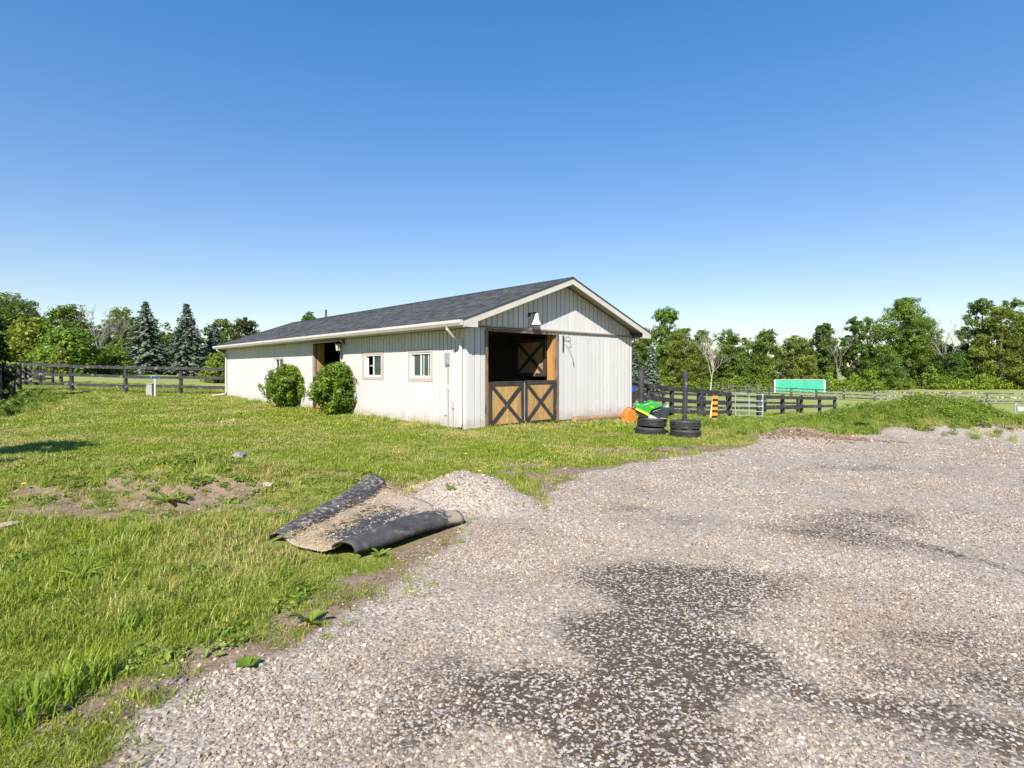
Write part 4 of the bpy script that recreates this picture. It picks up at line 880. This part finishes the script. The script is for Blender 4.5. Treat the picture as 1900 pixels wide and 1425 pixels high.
# pale house glimpsed through the trees
X, D = atD(1442, 110); zg = g1(X, D)
t = thing('farm_house', 'pale house glimpsed through gaps in the right tree line', 'house', (X, D, zg))
MB().box(-4, 4, 0, 7, 0, 3.4).build('wall', M['house'], t); MB().prism([(-4.5, 3.4), (4.5, 3.4), (0, 5.0)], -.4, 7.4).build('roof', M['drip'], t)
for xx in (-2.4, 0, 2.4): MB().box(xx - .5, xx + .5, -.04, .02, 1.2, 2.6).build('window', M['glass'], t)

# ------------------------------------------------------------------ rubber mat
t = thing('rubber_mat', 'curled black rubber stall mat half buried by the gravel heap', 'mat', (-1.3, 5.2, 0))
def mat_section(u):
    """outline across the mat at u along its length: list of 3D points (world)"""
    A = ML[0] + (ML[1] - ML[0]) * u; B = MR[0] + (MR[1] - MR[0]) * u; ac = B - A; Wd = np.linalg.norm(ac); ac = ac / Wd
    rl = .050 + .055 * u; rr_ = .058 + .014 * math.sin(3.14 * u) - .012 * max(0, u - .85) * 6
    pts = []
    def arch(r_, sgn, base):
        out = []
        for k in range(11):
            th = -.35 + (3.5) * k / 10          # from outer ground edge over the top to the flat
            out.append((base + sgn * (r_ * 2.2 - r_ * 2.0 * math.cos(th)), max(0.012, r_ * .98 + r_ * math.sin(th))))
        return out
    L_ = arch(rl, 1, 0); Rr = arch(rr_, -1, Wd)
    la = L_[-1][0]; ra = Rr[-1][0]
    mid = [(la + (ra - la) * k / 9, .016 + (L_[-1][1] - .016) * max(0, 1 - k / 2) + (Rr[-1][1] - .016) * max(0, 1 - (9 - k) / 2) + .02 * u) for k in range(1, 9)]
    for s, h in L_ + mid + Rr[::-1]:
        P = A + ac * s; ns_ = .035 * (float(fbm(P[0] * 5, P[1] * 5, 77, 3)) - .5) * min(1, h / .03)
        pts.append((P[0], P[1], max(g1(*P), float(-9)) * (.35 if u < .7 else .6) + h + ns_ + .012))
    return pts
secs = [mat_section(u) for u in np.linspace(0, 1, 26)]; m_ = len(secs[0])
V = [(p[0] + 1.3, p[1] - 5.2, p[2]) for s_ in secs for p in s_]; Fc = [(i * m_ + k, i * m_ + k + 1, (i + 1) * m_ + k + 1, (i + 1) * m_ + k) for i in range(25) for k in range(m_ - 1)]
US = np.repeat(np.linspace(0, 1, 26), m_); VS = np.tile(np.arange(m_) / m_, 26)
dust = np.clip(.6 * np.exp(-((VS - .36) / .03) ** 2) + .6 * np.exp(-(US / .16) ** 2) * (VS > .3) * (VS < .66) + .9 * np.clip(US - .72, 0, 1) * 3 * (VS > .34) + .3 * (fbm(US * 9, VS * 14, 5, 3) - .4) + .25 * (VS < .3), 0, 1)
mo = MB().add(V, Fc).build('mat_sheet', M['mat'], t, smooth=True); mo.data.attributes.new('dust', 'FLOAT', 'POINT').data.foreach_set('value', dust.astype(np.float32)); md = mo.modifiers.new('thickness', 'SOLIDIFY'); md.thickness = .012; md.offset = 1
# gravel and straw lying on the mat
def on_mat(n_, vlo=.0, vhi=1.0):
    SA = np.array(secs); u = rng.random(n_); k = 8 + rng.random(n_) * (m_ - 17); i0 = np.minimum((u * 25).astype(int), 24); k0 = k.astype(int); fu = (u * 25 - i0)[:, None]; fk = (k - k0)[:, None]
    P = (SA[i0, k0] * (1 - fk) + SA[i0, k0 + 1] * fk) * (1 - fu) + (SA[i0 + 1, k0] * (1 - fk) + SA[i0 + 1, k0 + 1] * fk) * fu
    return u, k / m_, P
u, vv, P = on_mat(9000)
gk = rng.random(9000) < np.clip(.06 + 1.1 * np.clip(u - .62, 0, 1) + .8 * np.clip(u - .2, 0, 1) * np.clip(vv - .5, 0, 1) * 2, 0, .95) * np.where((vv > .36) & (vv < .66), 1, .25); Pg = P[gk]; N = len(Pg)
scatter('gravel_on_mat', Pg + np.array([0, 0, .014]), .008 + .022 * rng.random(N) ** 2, np.stack([rng.normal(0, .3, N), rng.normal(0, .3, N), rng.random(N) * 6.283], 1), [stone_mesh(i, .6, M['gravelstone']) for i in range(4)], rng.integers(0, 4, N), 'loose gravel spilled over the rubber mat', 'gravel')
u, vv, P = on_mat(5200); e_ = np.minimum(np.abs(vv - .36), 9)
sk = rng.random(5200) < .6 * np.clip(1.1 * np.exp(-((vv - .38) / .06) ** 2) + 1.0 * np.exp(-(u / .12) ** 2), 0, 1) * np.where(vv < .62, 1, .1); Ps = P[sk]
x = np.concatenate([rng.normal(-1.25, .16, 380)]); y = rng.normal(6.3, .12, 380); Ps = np.concatenate([Ps, np.stack([x, y, gz(x, y) + .005], 1)]); XX, YY = field_points(4, 12, 120, 1.0, -9, 4); kk_ = (rng.random(len(XX)) < np.clip(dirt(XX, YY) * .9, 0, 1)) & (gsd(XX, YY) < -.05) & ~occupied(XX, YY); XX, YY = XX[kk_], YY[kk_]; Ps = np.concatenate([Ps, np.stack([XX, YY, gz(XX, YY) - .008], 1)]); N = len(Ps)
strw = MB().bar((-.5, 0, 0), (.5, 0, .03), .028, .014).mesh('straw_bit', M['straw'])
scatter('straw_litter', Ps + np.array([0, 0, .017]), .03 + .07 * rng.random(N), np.stack([rng.normal(0, .2, N), rng.normal(0, .2, N), rng.random(N) * 6.283], 1), [strw], np.zeros(N), 'scattered dry straw on the rubber mat and bare soil', 'straw')
def rock(label, x, y, s, seed, m_='stone', dz=0, cat='rock', name='rock'):
    o = link(name, stone_mesh(seed, .62, M[m_], 2), None, (x, y, g1(x, y) + s[2] * .15 + dz), (0, 0, seed)); o.scale = s; return tag(o, label, cat)
s_ = secs[15][17]; o = rock('pale round cobble sitting on the rubber mat', s_[0], s_[1], (.062, .055, .075), 5, 'stone'); o.location.z = s_[2] + .03
X, D = px(442, 862); rock('pinkish grey boulder on top of the weedy soil mound', X, D, (.32, .22, .24), 8, dz=.09)
X, D = px(497, 902); rock('small tan rock half sunk right of the soil mound', X, D, (.14, .1, .1), 12, 'slab')
X, D = px(8, 978); rock('flat salmon coloured slab cut by the left frame edge', X, D, (.26, .2, .09), 14, 'slab')
for k, (a_, b__, s, lb) in enumerate([(660, 1062, .05, 'small pale stone in bare soil right of the mat front'), (280, 1282, .055, 'pale stone at the grass edge nearest the tall grass clump'), (316, 1268, .05, 'pale pebble next to the dirt slope in the left foreground'), (338, 1266, .045, 'grey pebble just right of its pale neighbour by the dirt'), (437, 1237, .06, 'blue grey stone under the small broadleaf seedling')]):
    X, D = px(a_, b__); rock(lb, X, D, (s, s * .8, s * .8), 30 + k, 'stone', 0, 'stone', 'pebble')
X, D = px(1825, 788); X, D = 15.2, 17.3
tag(MB().bar((-.4, .25, .02), (.45, -.2, -.05), .07, .05).build('broken_stick', M['postwood'], None, (X - .3, D - .35, g1(X - .3, D - .35) + .06)), 'short brown timber offcut on the right gravel heap', 'offcut')

# ------------------------------------------------------------------ trees and shrubs
def leaves(C, nrm, size, r, mat_, name, asp=1.3, var=None):
    V, Q_ = leaf_quads(C, nrm, size, r, asp); return mesh_np(name, V, Q_, mat_, var if var is not None else r.random(len(C)))
def crown_pts(h, wd, z0, n_, r, nl=30, shape='round', flat=.8, lob=.17):
    """leaf points on many small lobes filling an uneven crown envelope"""
    L = []
    while len(L) < nl:
        t = r.random()
        env = {'round': math.sin(math.pi * (t * .82 + .14)) ** .7, 'tall': math.sin(math.pi * (t * .9 + .06)) ** .55, 'top': math.sin(math.pi * (t * .72 + .22)) ** .8, 'full': (1 - t * t * .85) ** .6}[shape]
        a = r.random() * 6.283; q = env * wd / 2 * math.sqrt(r.random()) * .85
        L.append((q * math.cos(a), q * math.sin(a), z0 + (h - z0) * (t * .93 + .03), wd * lob * (.55 + .8 * r.random()) * (1.1 - .35 * t)))
    L = np.array(L); p = L[:, 3] ** 2; k = r.choice(len(L), n_, p=p / p.sum()); ns_ = 11
    sd_ = r.normal(0, 1, (len(L), ns_, 3)); sd_ /= np.linalg.norm(sd_, axis=2, keepdims=True); sr = r.uniform(.6, 1.15, (len(L), ns_)); j_ = r.integers(0, ns_, n_)
    d2 = r.normal(0, 1, (n_, 3)); d2 /= np.linalg.norm(d2, axis=1, keepdims=True); q = r.random(n_) ** .5
    q = np.where(r.random(n_) < .06, q * r.uniform(1, 1.6, n_), q)
    off = sd_[k, j_] * sr[k, j_][:, None] + d2 * (.46 * q)[:, None]
    C = L[k, :3] + off * L[k, 3][:, None] * np.array([1, 1, flat]); C[:, 2] = np.minimum(C[:, 2], h * 1.02); d = off / (np.linalg.norm(off, axis=1, keepdims=True) + 1e-6)
    return C, d, k, L
def broadleaf(label, pxx, D, top, hw, seed, tint=(1, 1, 1), shape='round', z0=.12, dens=1.0, leaf=.18, name='broadleaf_tree', bark='bark', cat='tree', group=None, lob=.135, nl=80):
    x, y = atD(pxx, D); zg = g1(x, y); h = CH + (HY - top) * D / F - zg; wd = 2 * hw * D / F; r = np.random.default_rng(seed)
    t = thing(name, label, cat, (x, y, zg), 0, group)
    n_ = int(dens * 330 * (wd * h) ** .92 * (.27 / leaf) ** 1.6 * .48) + 300
    C, d, k, L = crown_pts(h, wd, h * z0, n_, r, nl, shape, lob=lob)
    nr = d * .8 + r.normal(0, .5, d.shape) + np.array([0, 0, .35])
    tone = np.random.default_rng(seed + 5).random(len(L))
    o = link('crown', leaves(C, nr, leaf * (.6 + .8 * r.random(n_)), r, M['leaf'], 'crown', 1.25, np.clip(.45 * tone[k] + .6 * r.random(n_), 0, 1)), t); o.color = (*tint, 1)
    mb = MB(); rb = max(.1, h * .022); top_z = h * .8
    mb.tube([(0, 0, -.3), (.02 * h * (r.random() - .5), 0, h * .25), (.05 * h * (r.random() - .5), .03 * h * (r.random() - .5), h * .5), (0, 0, top_z)], [rb * 1.25, rb, rb * .7, rb * .2], 7)
    for q in L[:14]: 
        zs = min(q[2] * .62, top_z * .8); mb.tube([(0, 0, zs), (q[0] * .5, q[1] * .5, (zs + q[2]) * .5), (q[0], q[1], q[2])], [rb * .45, rb * .3, rb * .1], 5, False)
    mb.build('trunk', M[bark], t, smooth=True); return t
def spruce(label, pxx, D, top, hw, seed, tint=(1, 1, 1), name='spruce_tree', z0=.03):
    x, y = atD(pxx, D); zg = g1(x, y); h = CH + (HY - top) * D / F - zg; Rb = hw * D / F; r = np.random.default_rng(seed)
    t = thing(name, label, 'tree', (x, y, zg)); C = []; Nn = []; S = []; Tn = []
    nt_ = int(26 + h * 1.6)
    for k in range(nt_):
        f = k / nt_; zt = h * (z0 + (1 - z0) * f ** .95); Lr = Rb * (1 - f) ** .85 * r.uniform(.85, 1.1) + .12
        nb = max(5, int(7 + 9 * (1 - f)))
        for b_ in range(nb):
            a = 6.283 * (b_ + r.random()) / nb; L_ = Lr * r.uniform(.65, 1.15); ns_ = max(3, int(L_ * 6)); tone = r.random()
            for s_ in range(ns_):
                q = (s_ + r.random()) / ns_; q = .25 + .75 * q; rad = L_ * q; z = zt - .28 * rad * q + .10 * L_ * max(0, q - .75) * 2
                for sd_ in (-1, 1):
                    sp = sd_ * r.random() * .30 * L_ * (1.1 - q)
                    C.append((rad * math.cos(a) - sp * math.sin(a), rad * math.sin(a) + sp * math.cos(a), z + r.normal(0, .05))); Nn.append((math.cos(a) * .35 + r.normal(0, .35), math.sin(a) * .35 + r.normal(0, .35), 1)); S.append(r.uniform(.15, .30)); Tn.append(.5 * tone + .3 * r.random() + .2 * q)
    C = np.array(C); o = link('crown', leaves(C, np.array(Nn), np.array(S), r, M['needle'], 'crown', 1.5, np.clip(Tn, 0, 1)), t); o.color = (*tint, 1)
    MB().tube([(0, 0, -.3), (0, 0, h * .5), (0, 0, h * .98)], [h * .018, h * .011, .02], 7).build('trunk', M['bark'], t); return t
def bare(label, pxx, D, top, seed, name='bare_tree', mat_='deadbark', spread=.55, base=None, trunkr=.011, lev=6):
    x, y = atD(pxx, D); zg = g1(x, y); h = CH + (HY - top) * D / F - zg; r = random.Random(seed); t = thing(name, label, 'tree', (x, y, zg)); tr = MB(); br = MB()
    def grow(p, d, L_, rad, lv):
        pts = [p]; dd = Vector(d)
        for k in range(3):
            dd = (dd + Vector((r.uniform(-.16, .16), r.uniform(-.16, .16), r.uniform(-.02, .12)))).normalized(); pts.append(pts[-1] + dd * L_ / 3)
        (tr if lv == 0 else br).tube(pts, [rad, rad * .85, rad * .7, rad * .55], 6 if lv < 2 else 4, False)
        if lv >= lev: return
        for k in range(r.choice((2, 3, 3)) if lv else 4):
            q = pts[r.choice((1, 2, 3, 3))] if lv else pts[r.choice((2, 3, 3))]; a = r.uniform(0, 6.283); s = spread * r.uniform(.6, 1.3)
            nd = (dd + Vector((math.cos(a) * s, math.sin(a) * s, r.uniform(-.05, .25)))).normalized(); grow(q, nd, L_ * r.uniform(.55, .8), max(rad * .56, .010), lv + 1)
    grow(Vector((0, 0, -.2)), Vector((r.uniform(-.1, .1), 0, 1)), h * .36, h * trunkr, 0)
    zmax = max(v[2] for v in br.v); k = h / zmax
    for mb, nm in ((tr, 'trunk'), (br, 'branches')):
        mb.v = [(a * k, b_ * k, c * k) for a, b_, c in mb.v]; mb.build(nm, M[mat_], t)
    return t
Yw, Dk, Ol, Bl = (1.25, 1.12, .8), (.62, .72, .75), (1.0, .95, .9), (.85, 1.0, 1.3)
# left group
broadleaf('tall dark tree in the far left corner of the tree line', 20, 74, 545, 62, 1, (.8, .9, .85), 'tall', .25)
broadleaf('bright yellow green maple standing behind the left fence corner', 55, 58, 592, 62, 2, (1.25, 1.2, .7), 'full', .05, 1.2, .24)
broadleaf('mid green tree between the maple and the bare tree', 128, 80, 567, 52, 3, (1.0, 1.05, .8), 'full', .08)
broadleaf('low spreading green maple in front of the bare tree', 128, 52, 612, 62, 4, (.95, 1.15, .65), 'full', .04, 1.2, .22)
bare('pale bare dead tree rising among the left trees', 176, 63, 562, 5, spread=.5, mat_='palebark')
broadleaf('green tree filling the gap right of the left bare tree', 226, 84, 572, 46, 6, (.9, .95, .85), 'full', .05)
spruce('large blue spruce, left one of the pair beside the barn', 270, 64, 558, 50, 7, (.92, 1.0, 1.05))
spruce('large blue spruce, right one of the pair beside the barn', 346, 66, 562, 50, 8, (.85, .95, .95))
spruce('shorter spruce partly behind the right spruce of the pair', 398, 70, 598, 34, 9, (.9, .98, 1.05))
broadleaf('dark bronze leaved tree showing above the barn roof end', 455, 78, 592, 40, 10, (.55, .5, .62), 'round', .2, 1.3)
broadleaf('green tree between the short spruce and bronze tree', 412, 92, 590, 30, 11, (.9, 1.0, .85), 'tall', .1)
broadleaf('tree top peeping over the ridge by the vent pipe', 573, 110, 574, 22, 12, (.8, 1.0, .9), 'round', .1)
broadleaf('low light green shrub against the barn far corner', 402, 45, 655, 30, 13, (1.2, 1.3, .7), 'full', .02, 1.2, .16, 'shrub', cat='shrub')
broadleaf('round dark green shrub below the left bare tree', 178, 56, 648, 40, 14, (.7, .85, .6), 'full', .02, 1.3, .18, 'shrub', cat='shrub')
broadleaf('lighter green shrub at the foot of the left spruce', 222, 58, 652, 28, 15, (.95, 1.1, .65), 'full', .02, 1.2, .18, 'shrub', cat='shrub')
broadleaf('thin yellowish sapling leaning over the left fence rail', 113, 36, 648, 20, 16, (1.35, 1.2, .95), 'round', .25, .5, .11, 'sapling', cat='sapling')
broadleaf('dark evergreen mass filling under the left maples', 100, 62, 640, 70, 17, (.45, .55, .5), 'full', .02, 1.2, .25, 'shrub', cat='shrub')
broadleaf('dark cedar cut off by the left frame edge', -24, 24, 575, 38, 18, (.30, .36, .32), 'full', .02, 2.2, .12, 'cedar_tree')  # very dark tint: cedar foliage plus the shade on it put into the colour

broadleaf('yellow green hosta clump behind the left fence rail', 24, 38, 672, 14, 20, (1.7, 1.6, .8), 'full', .02, 1.3, .12, 'garden_plant', cat='plant')
broadleaf('pale ornamental grass clump behind the left fence rail', 68, 38, 670, 12, 21, (1.3, 1.35, 1.5), 'full', .02, 1.3, .07, 'garden_plant', cat='plant')
# right group
broadleaf('tree crown showing behind the barn right eave', 1188, 108, 606, 40, 30, (.95, 1.0, .8), 'full', .05)
broadleaf('tall green tree right of the barn with uneven top', 1236, 112, 571, 40, 31, (.85, 1.1, .7), 'tall', .1, 1.1)
broadleaf('olive green tree in front of the tall tree by barn', 1262, 98, 615, 46, 32, (1.1, 1.05, .8), 'full', .03)
spruce('small silver blue spruce right of the barn', 1209, 62, 641, 24, 33, (1.15, 1.2, 1.3))
spruce('blue spruce half hidden by the barn corner', 1178, 66, 645, 22, 34, (.85, .95, .95))
broadleaf('green tree left of the white bare tree', 1302, 110, 612, 34, 35, (.85, .95, .75), 'full', .03)
bare('white barked bare tree in the right middle tree line', 1318, 92, 610, 36, spread=.5, trunkr=.013)
broadleaf('broad dark tree behind the white bare tree', 1352, 106, 609, 42, 37, (.8, .9, .7), 'full', .03)
broadleaf('olive tree left of the pale house gap', 1418, 106, 611, 40, 38, (.9, .98, .75), 'round', .08)
broadleaf('pale olive tree above the green enclosure left end', 1475, 104, 624, 42, 39, (1.15, 1.1, .95), 'full', .04)
bare('thin grey bare tree above the green enclosure', 1500, 112, 588, 40, spread=.4, mat_='palebark')
broadleaf('slim dark tree between two grey bare trees', 1531, 108, 598, 26, 41, (.7, .85, .65), 'tall', .1, 1.2)
bare('forked grey bare tree left of the tall dark column tree', 1556, 106, 586, 42, spread=.45, mat_='palebark')
broadleaf('dark column shaped tree right of the forked bare tree', 1585, 106, 586, 24, 43, (.62, .78, .6), 'tall', .08, 1.3)
broadleaf('loose pale green tree left of the highest tree', 1614, 112, 588, 26, 44, (1.05, 1.1, .95), 'tall', .12, .7)
broadleaf('highest spreading tree of the right tree line with two stems', 1678, 104, 556, 56, 45, (.95, 1.08, .75), 'top', .28, 1.0)
broadleaf('lower green tree under the highest spreading tree', 1640, 98, 640, 40, 46, (.8, .95, .7), 'full', .03)
broadleaf('dark tree between the highest tree and the big bare tree', 1722, 112, 622, 40, 47, (.65, .8, .65), 'full', .03)
bare('large grey bare tree with wide crown at right', 1764, 100, 574, 48, spread=.5, trunkr=.012, mat_='palebark')
broadleaf('dark low tree beneath the large bare tree', 1768, 100, 655, 42, 49, (.6, .75, .6), 'full', .03)
broadleaf('tall tree with tufted top near the right edge', 1822, 102, 553, 38, 50, (.75, .95, .7), 'tall', .08, 1.1)
broadleaf('big olive tree left part of the right edge group', 1858, 96, 566, 50, 51, (1.1, 1.05, .8), 'full', .03)
broadleaf('dark crown behind the olive tree at the right edge', 1890, 112, 552, 40, 52, (.75, .9, .7), 'full', .05)
broadleaf('green tree cut off by the right frame edge', 1925, 94, 580, 44, 53, (.9, 1.0, .7), 'full', .03)
def mass(name, label, items, seed, tints, mat_='leaf', leaf=.26, per=900):
    r = np.random.default_rng(seed); Cs = []; Ns = []; Ss = []; Vs = []
    for (x, y, h, wd) in items:
        C, d, k, L = crown_pts(h, wd, .05 * h, per, r, 16, 'full'); Cs.append(C + np.array([x, y, g1(x, y)])); Ns.append(d * .8 + r.normal(0, .5, d.shape) + np.array([0, 0, .35])); Ss.append(leaf * (.6 + .8 * r.random(per))); Vs.append(np.clip(r.random() * .5 + .55 * r.random(per), 0, 1))
    o = link(name, leaves(np.concatenate(Cs), np.concatenate(Ns), np.concatenate(Ss), r, M[mat_], name, 1.3, np.concatenate(Vs))); o.color = (*tints, 1); return tag(o, label, 'woodland', kind='stuff')
it = []
for pxx in range(1130, 2080, 17):
    D = rng.uniform(112, 124); it.append((*atD(pxx + rng.uniform(-8, 8), D), rng.uniform(7.5, 11.3), rng.uniform(5, 7)))
mass('woodland', 'far wood closing the gaps behind the right tree line', it, 3, (.6, .72, .58), per=2200, leaf=.28)
it = [(*atD(p_ + rng.uniform(-6, 6), D_ := rng.uniform(86, 100)), rng.uniform(6, 9.0), rng.uniform(6, 8)) for p_ in range(-60, 500, 22)]
mass('woodland', 'far wood closing the gaps behind the left tree line', it, 4, (.6, .72, .55), per=2000, leaf=.26)
it = [(*atD(p_ + rng.uniform(-6, 6), rng.uniform(93, 99)), rng.uniform(1.2, 3.2) * (1.25 if p_ > 1600 else 1), rng.uniform(3, 5)) for p_ in range(1180, 2040, 13) if not 1432 < p_ < 1452]
mass('undergrowth', 'bright green undergrowth along the foot of the right trees', it, 5, (1.25, 1.35, .75), per=620, leaf=.19)
# shrubs at the barn wall
def wall_bush(label, pxx, D, top, hw, seed):
    x, y = atD(pxx, D); zg = g1(x, y); h = CH + (HY - top) * D / F - zg; wd = 2 * hw * D / F; r = np.random.default_rng(seed); t = thing('shrub', label, 'shrub', (x, y, zg), 0, 'round shrubs flanking the side doorway')
    C, d, k, L = crown_pts(h, wd * 1.16, h * .08, 20000, r, 190, 'round', .95, .10); f = np.clip(C[:, 2] / (h * .40), 0, 1); C[:, :2] *= (.62 + .38 * f)[:, None]
    tn = np.clip(.5 * r.random(len(L))[k] + .6 * r.random(len(k)), 0, 1); kk = C[:, 2] > .05; C, d, tn = C[kk], d[kk], tn[kk]
    o = link('crown', leaves(C, d * .7 + r.normal(0, .6, d.shape) + np.array([0, 0, .4]), .045 * (.6 + .8 * r.random(len(C))), r, M['bushleaf'], 'crown', 1.6, tn), t)
    mb = MB()
    for k in range(7): a_ = r.random() * 6.283; mb.tube([(.05 * math.cos(a_), .05 * math.sin(a_), -.1), (.22 * math.cos(a_), .22 * math.sin(a_), .35), (.5 * wd * .5 * math.cos(a_), .5 * wd * .5 * math.sin(a_), h * .65)], [.025, .018, .006], 6)
    mb.build('stems', M['bark'], t); return t
wall_bush('round green shrub on the left of the side doorway', 530, 21.3, 677, 41, 1)
wall_bush('larger round green shrub on the right of the side doorway', 625, 18.1, 674, 47, 2)
# shade tree just outside the frame: its shadow lies on the left lawn
def shade_tree():
    r = np.random.default_rng(77); x, y = -9.7, 5.5; zg = g1(x, y); t = thing('broadleaf_tree', 'small tree just outside the left frame edge that shades the lawn', 'tree', (x, y, zg))
    C, d, k, L = crown_pts(4.6, 2.8, 1.6, 5200, r, 24, 'round'); o = link('crown', leaves(C, d * .8 + r.normal(0, .5, d.shape), .12 * (.6 + .8 * r.random(5200)), r, M['leaf'], 'crown'), t)
    MB().tube([(0, 0, -.2), (.03, 0, 1.5), (0, .03, 3.8)], [.12, .1, .03], 8).build('trunk', M['bark'], t)
shade_tree()
# individual plants in the foreground
def broad_plant(label, pxx, py, n_, ln, wd, seed, up=.5, mat_='weedleaf', name='broadleaf_weed'):
    x, y = px(pxx, py); r = random.Random(seed); t = thing(name, label, 'plant', (x, y, g1(x, y)))
    for k in range(n_):
        a = 6.283 * (k + r.random() * .6) / n_; L_ = ln * r.uniform(.7, 1.15); u_ = up * r.uniform(.6, 1.3); V = []; Fc = []
        for s in range(6):
            q = s / 5; w_ = wd * L_ * math.sin(3.14 * (q * .85 + .1)) ** .8 * (1 if s < 5 else .15); rad = L_ * q; z = L_ * u_ * q * (1.35 - .75 * q); c_, s_ = math.cos(a), math.sin(a)
            V += [(rad * c_ - s_ * w_ / 2, rad * s_ + c_ * w_ / 2, z + .012), (rad * c_, rad * s_, z), (rad * c_ + s_ * w_ / 2, rad * s_ - c_ * w_ / 2, z + .012)]
        for s in range(5):
            for j in (0, 1): Fc.append((s * 3 + j, s * 3 + j + 1, s * 3 + j + 4, s * 3 + j + 3))
        o = MB().add(V, Fc).build('leaf', M[mat_], t, smooth=True); o.data.attributes.new('var', 'FLOAT', 'FACE').data.foreach_set('value', np.full(len(Fc), r.random(), np.float32))
    return t
broad_plant('upright broadleaf weed at the gravel edge below the mat', 575, 1160, 7, .10, .42, 1, .9)
broad_plant('small broadleaf seedling beside the blue grey stone', 457, 1240, 5, .06, .8, 2, .7)
broad_plant('long leaved dock plant low on the soil mound', 310, 932, 9, .26, .22, 3, .45)
broad_plant('dandelion rosette in the lawn below the soil mound', 150, 1075, 10, .16, .2, 4, .5)
broad_plant('broadleaf weed in front of the mat arch', 705, 1035, 6, .09, .35, 5, .8)
broad_plant('large leaved burdock at the weed edge behind the mulch pile', 1600, 798, 9, .5, .6, 6, .7)
broad_plant('pale rosette weed by the right foot of the half doors', 1030, 786, 8, .22, .4, 7, .8)
broad_plant('dark dandelion rosette right of the soil mound crest', 560, 870, 9, .2, .22, 8, .6)
def tall_clump(label, pxx, py, n_, h, sp, seed):
    x, y = px(pxx, py); t = thing('grass_clump', label, 'grass clump', (x, y, g1(x, y))); link('blades', tuft_mesh(seed, n_, h, sp, .5, .012, M['lush']), t); return t
tall_clump('tall bright grass clump in the left foreground, nearer one', 60, 1320, 130, .17, .16, 101)
tall_clump('tall bright grass clump beside the nearer one, toward the lawn', 155, 1270, 110, .16, .12, 102)
tall_clump('loose long grass clump in the lawn above the foreground clumps', 250, 1165, 50, .13, .1, 103)
for k, (a_, b__, lb) in enumerate([(44, 910, 'yellow dandelion flower at the far left of the lawn'), (94, 885, 'yellow dandelion flower behind the soil mound'), (535, 828, 'yellow dandelion flower in mid lawn'), (890, 884, 'yellow dandelion flower behind the gravel heap'), (865, 850, 'yellow dandelion flower in the lawn before the half doors')]):
    x, y = px(a_, b__); t = thing('dandelion', lb, 'flower', (x, y, g1(x, y)))
    MB().tube([(0, 0, -.02), (.004, 0, .07)], .003, 5).build('stem', M['weedleaf'], t)
    MB().lathe([(0, .062), (.012, .066), (.024, .078), (.016, .084), (0, .085)], 12).build('flower_head', M['yellow'], t)

# clods and chips on the mulch pile
x = rng.normal(6.35, .6, 2600); y = rng.normal(12.2, .3, 2600); x = np.concatenate([x, rng.uniform(6.8, 8.6, 500)]); y = np.concatenate([y, rng.normal(12.05, .12, 500)]); k = rng.random(len(x)) < mulchf(x, y) + .1; x, y = x[k], y[k]; N = len(x)
M['clod'] = mat('mulch_chip', (.10, .066, .042), (.28, .2, .135), 1, .9, rvar=.35)
scatter('mulch_chips', np.stack([x, y, gz(x, y) + .01], 1), .02 + .07 * rng.random(N) ** 2.5, np.stack([rng.normal(0, .5, N), rng.normal(0, .5, N), rng.random(N) * 6.283], 1), [stone_mesh(60 + i, .5, M['clod']) for i in range(4)], rng.integers(0, 4, N), 'brown clods and chips on the low mulch pile', 'mulch')
# thin strip of bare clods along the grass edge
x, y = field_points(1.8, 7, 420, 1.0, -5, 1); g = gsd(x, y); k = (rng.random(len(x)) < .8 * np.exp(-((g + .14) / .16) ** 2)) & ~occupied(x, y); x, y = x[k], y[k]; N = len(x)
scatter('soil_crumbs', np.stack([x, y, gz(x, y) + .003], 1), .006 + .03 * rng.random(N) ** 3, np.stack([rng.normal(0, .5, N), rng.normal(0, .5, N), rng.random(N) * 6.283], 1), [stone_mesh(70 + i, .7, M['clod']) for i in range(4)], rng.integers(0, 4, N), 'brown soil crumbs along the grass edge', 'soil')
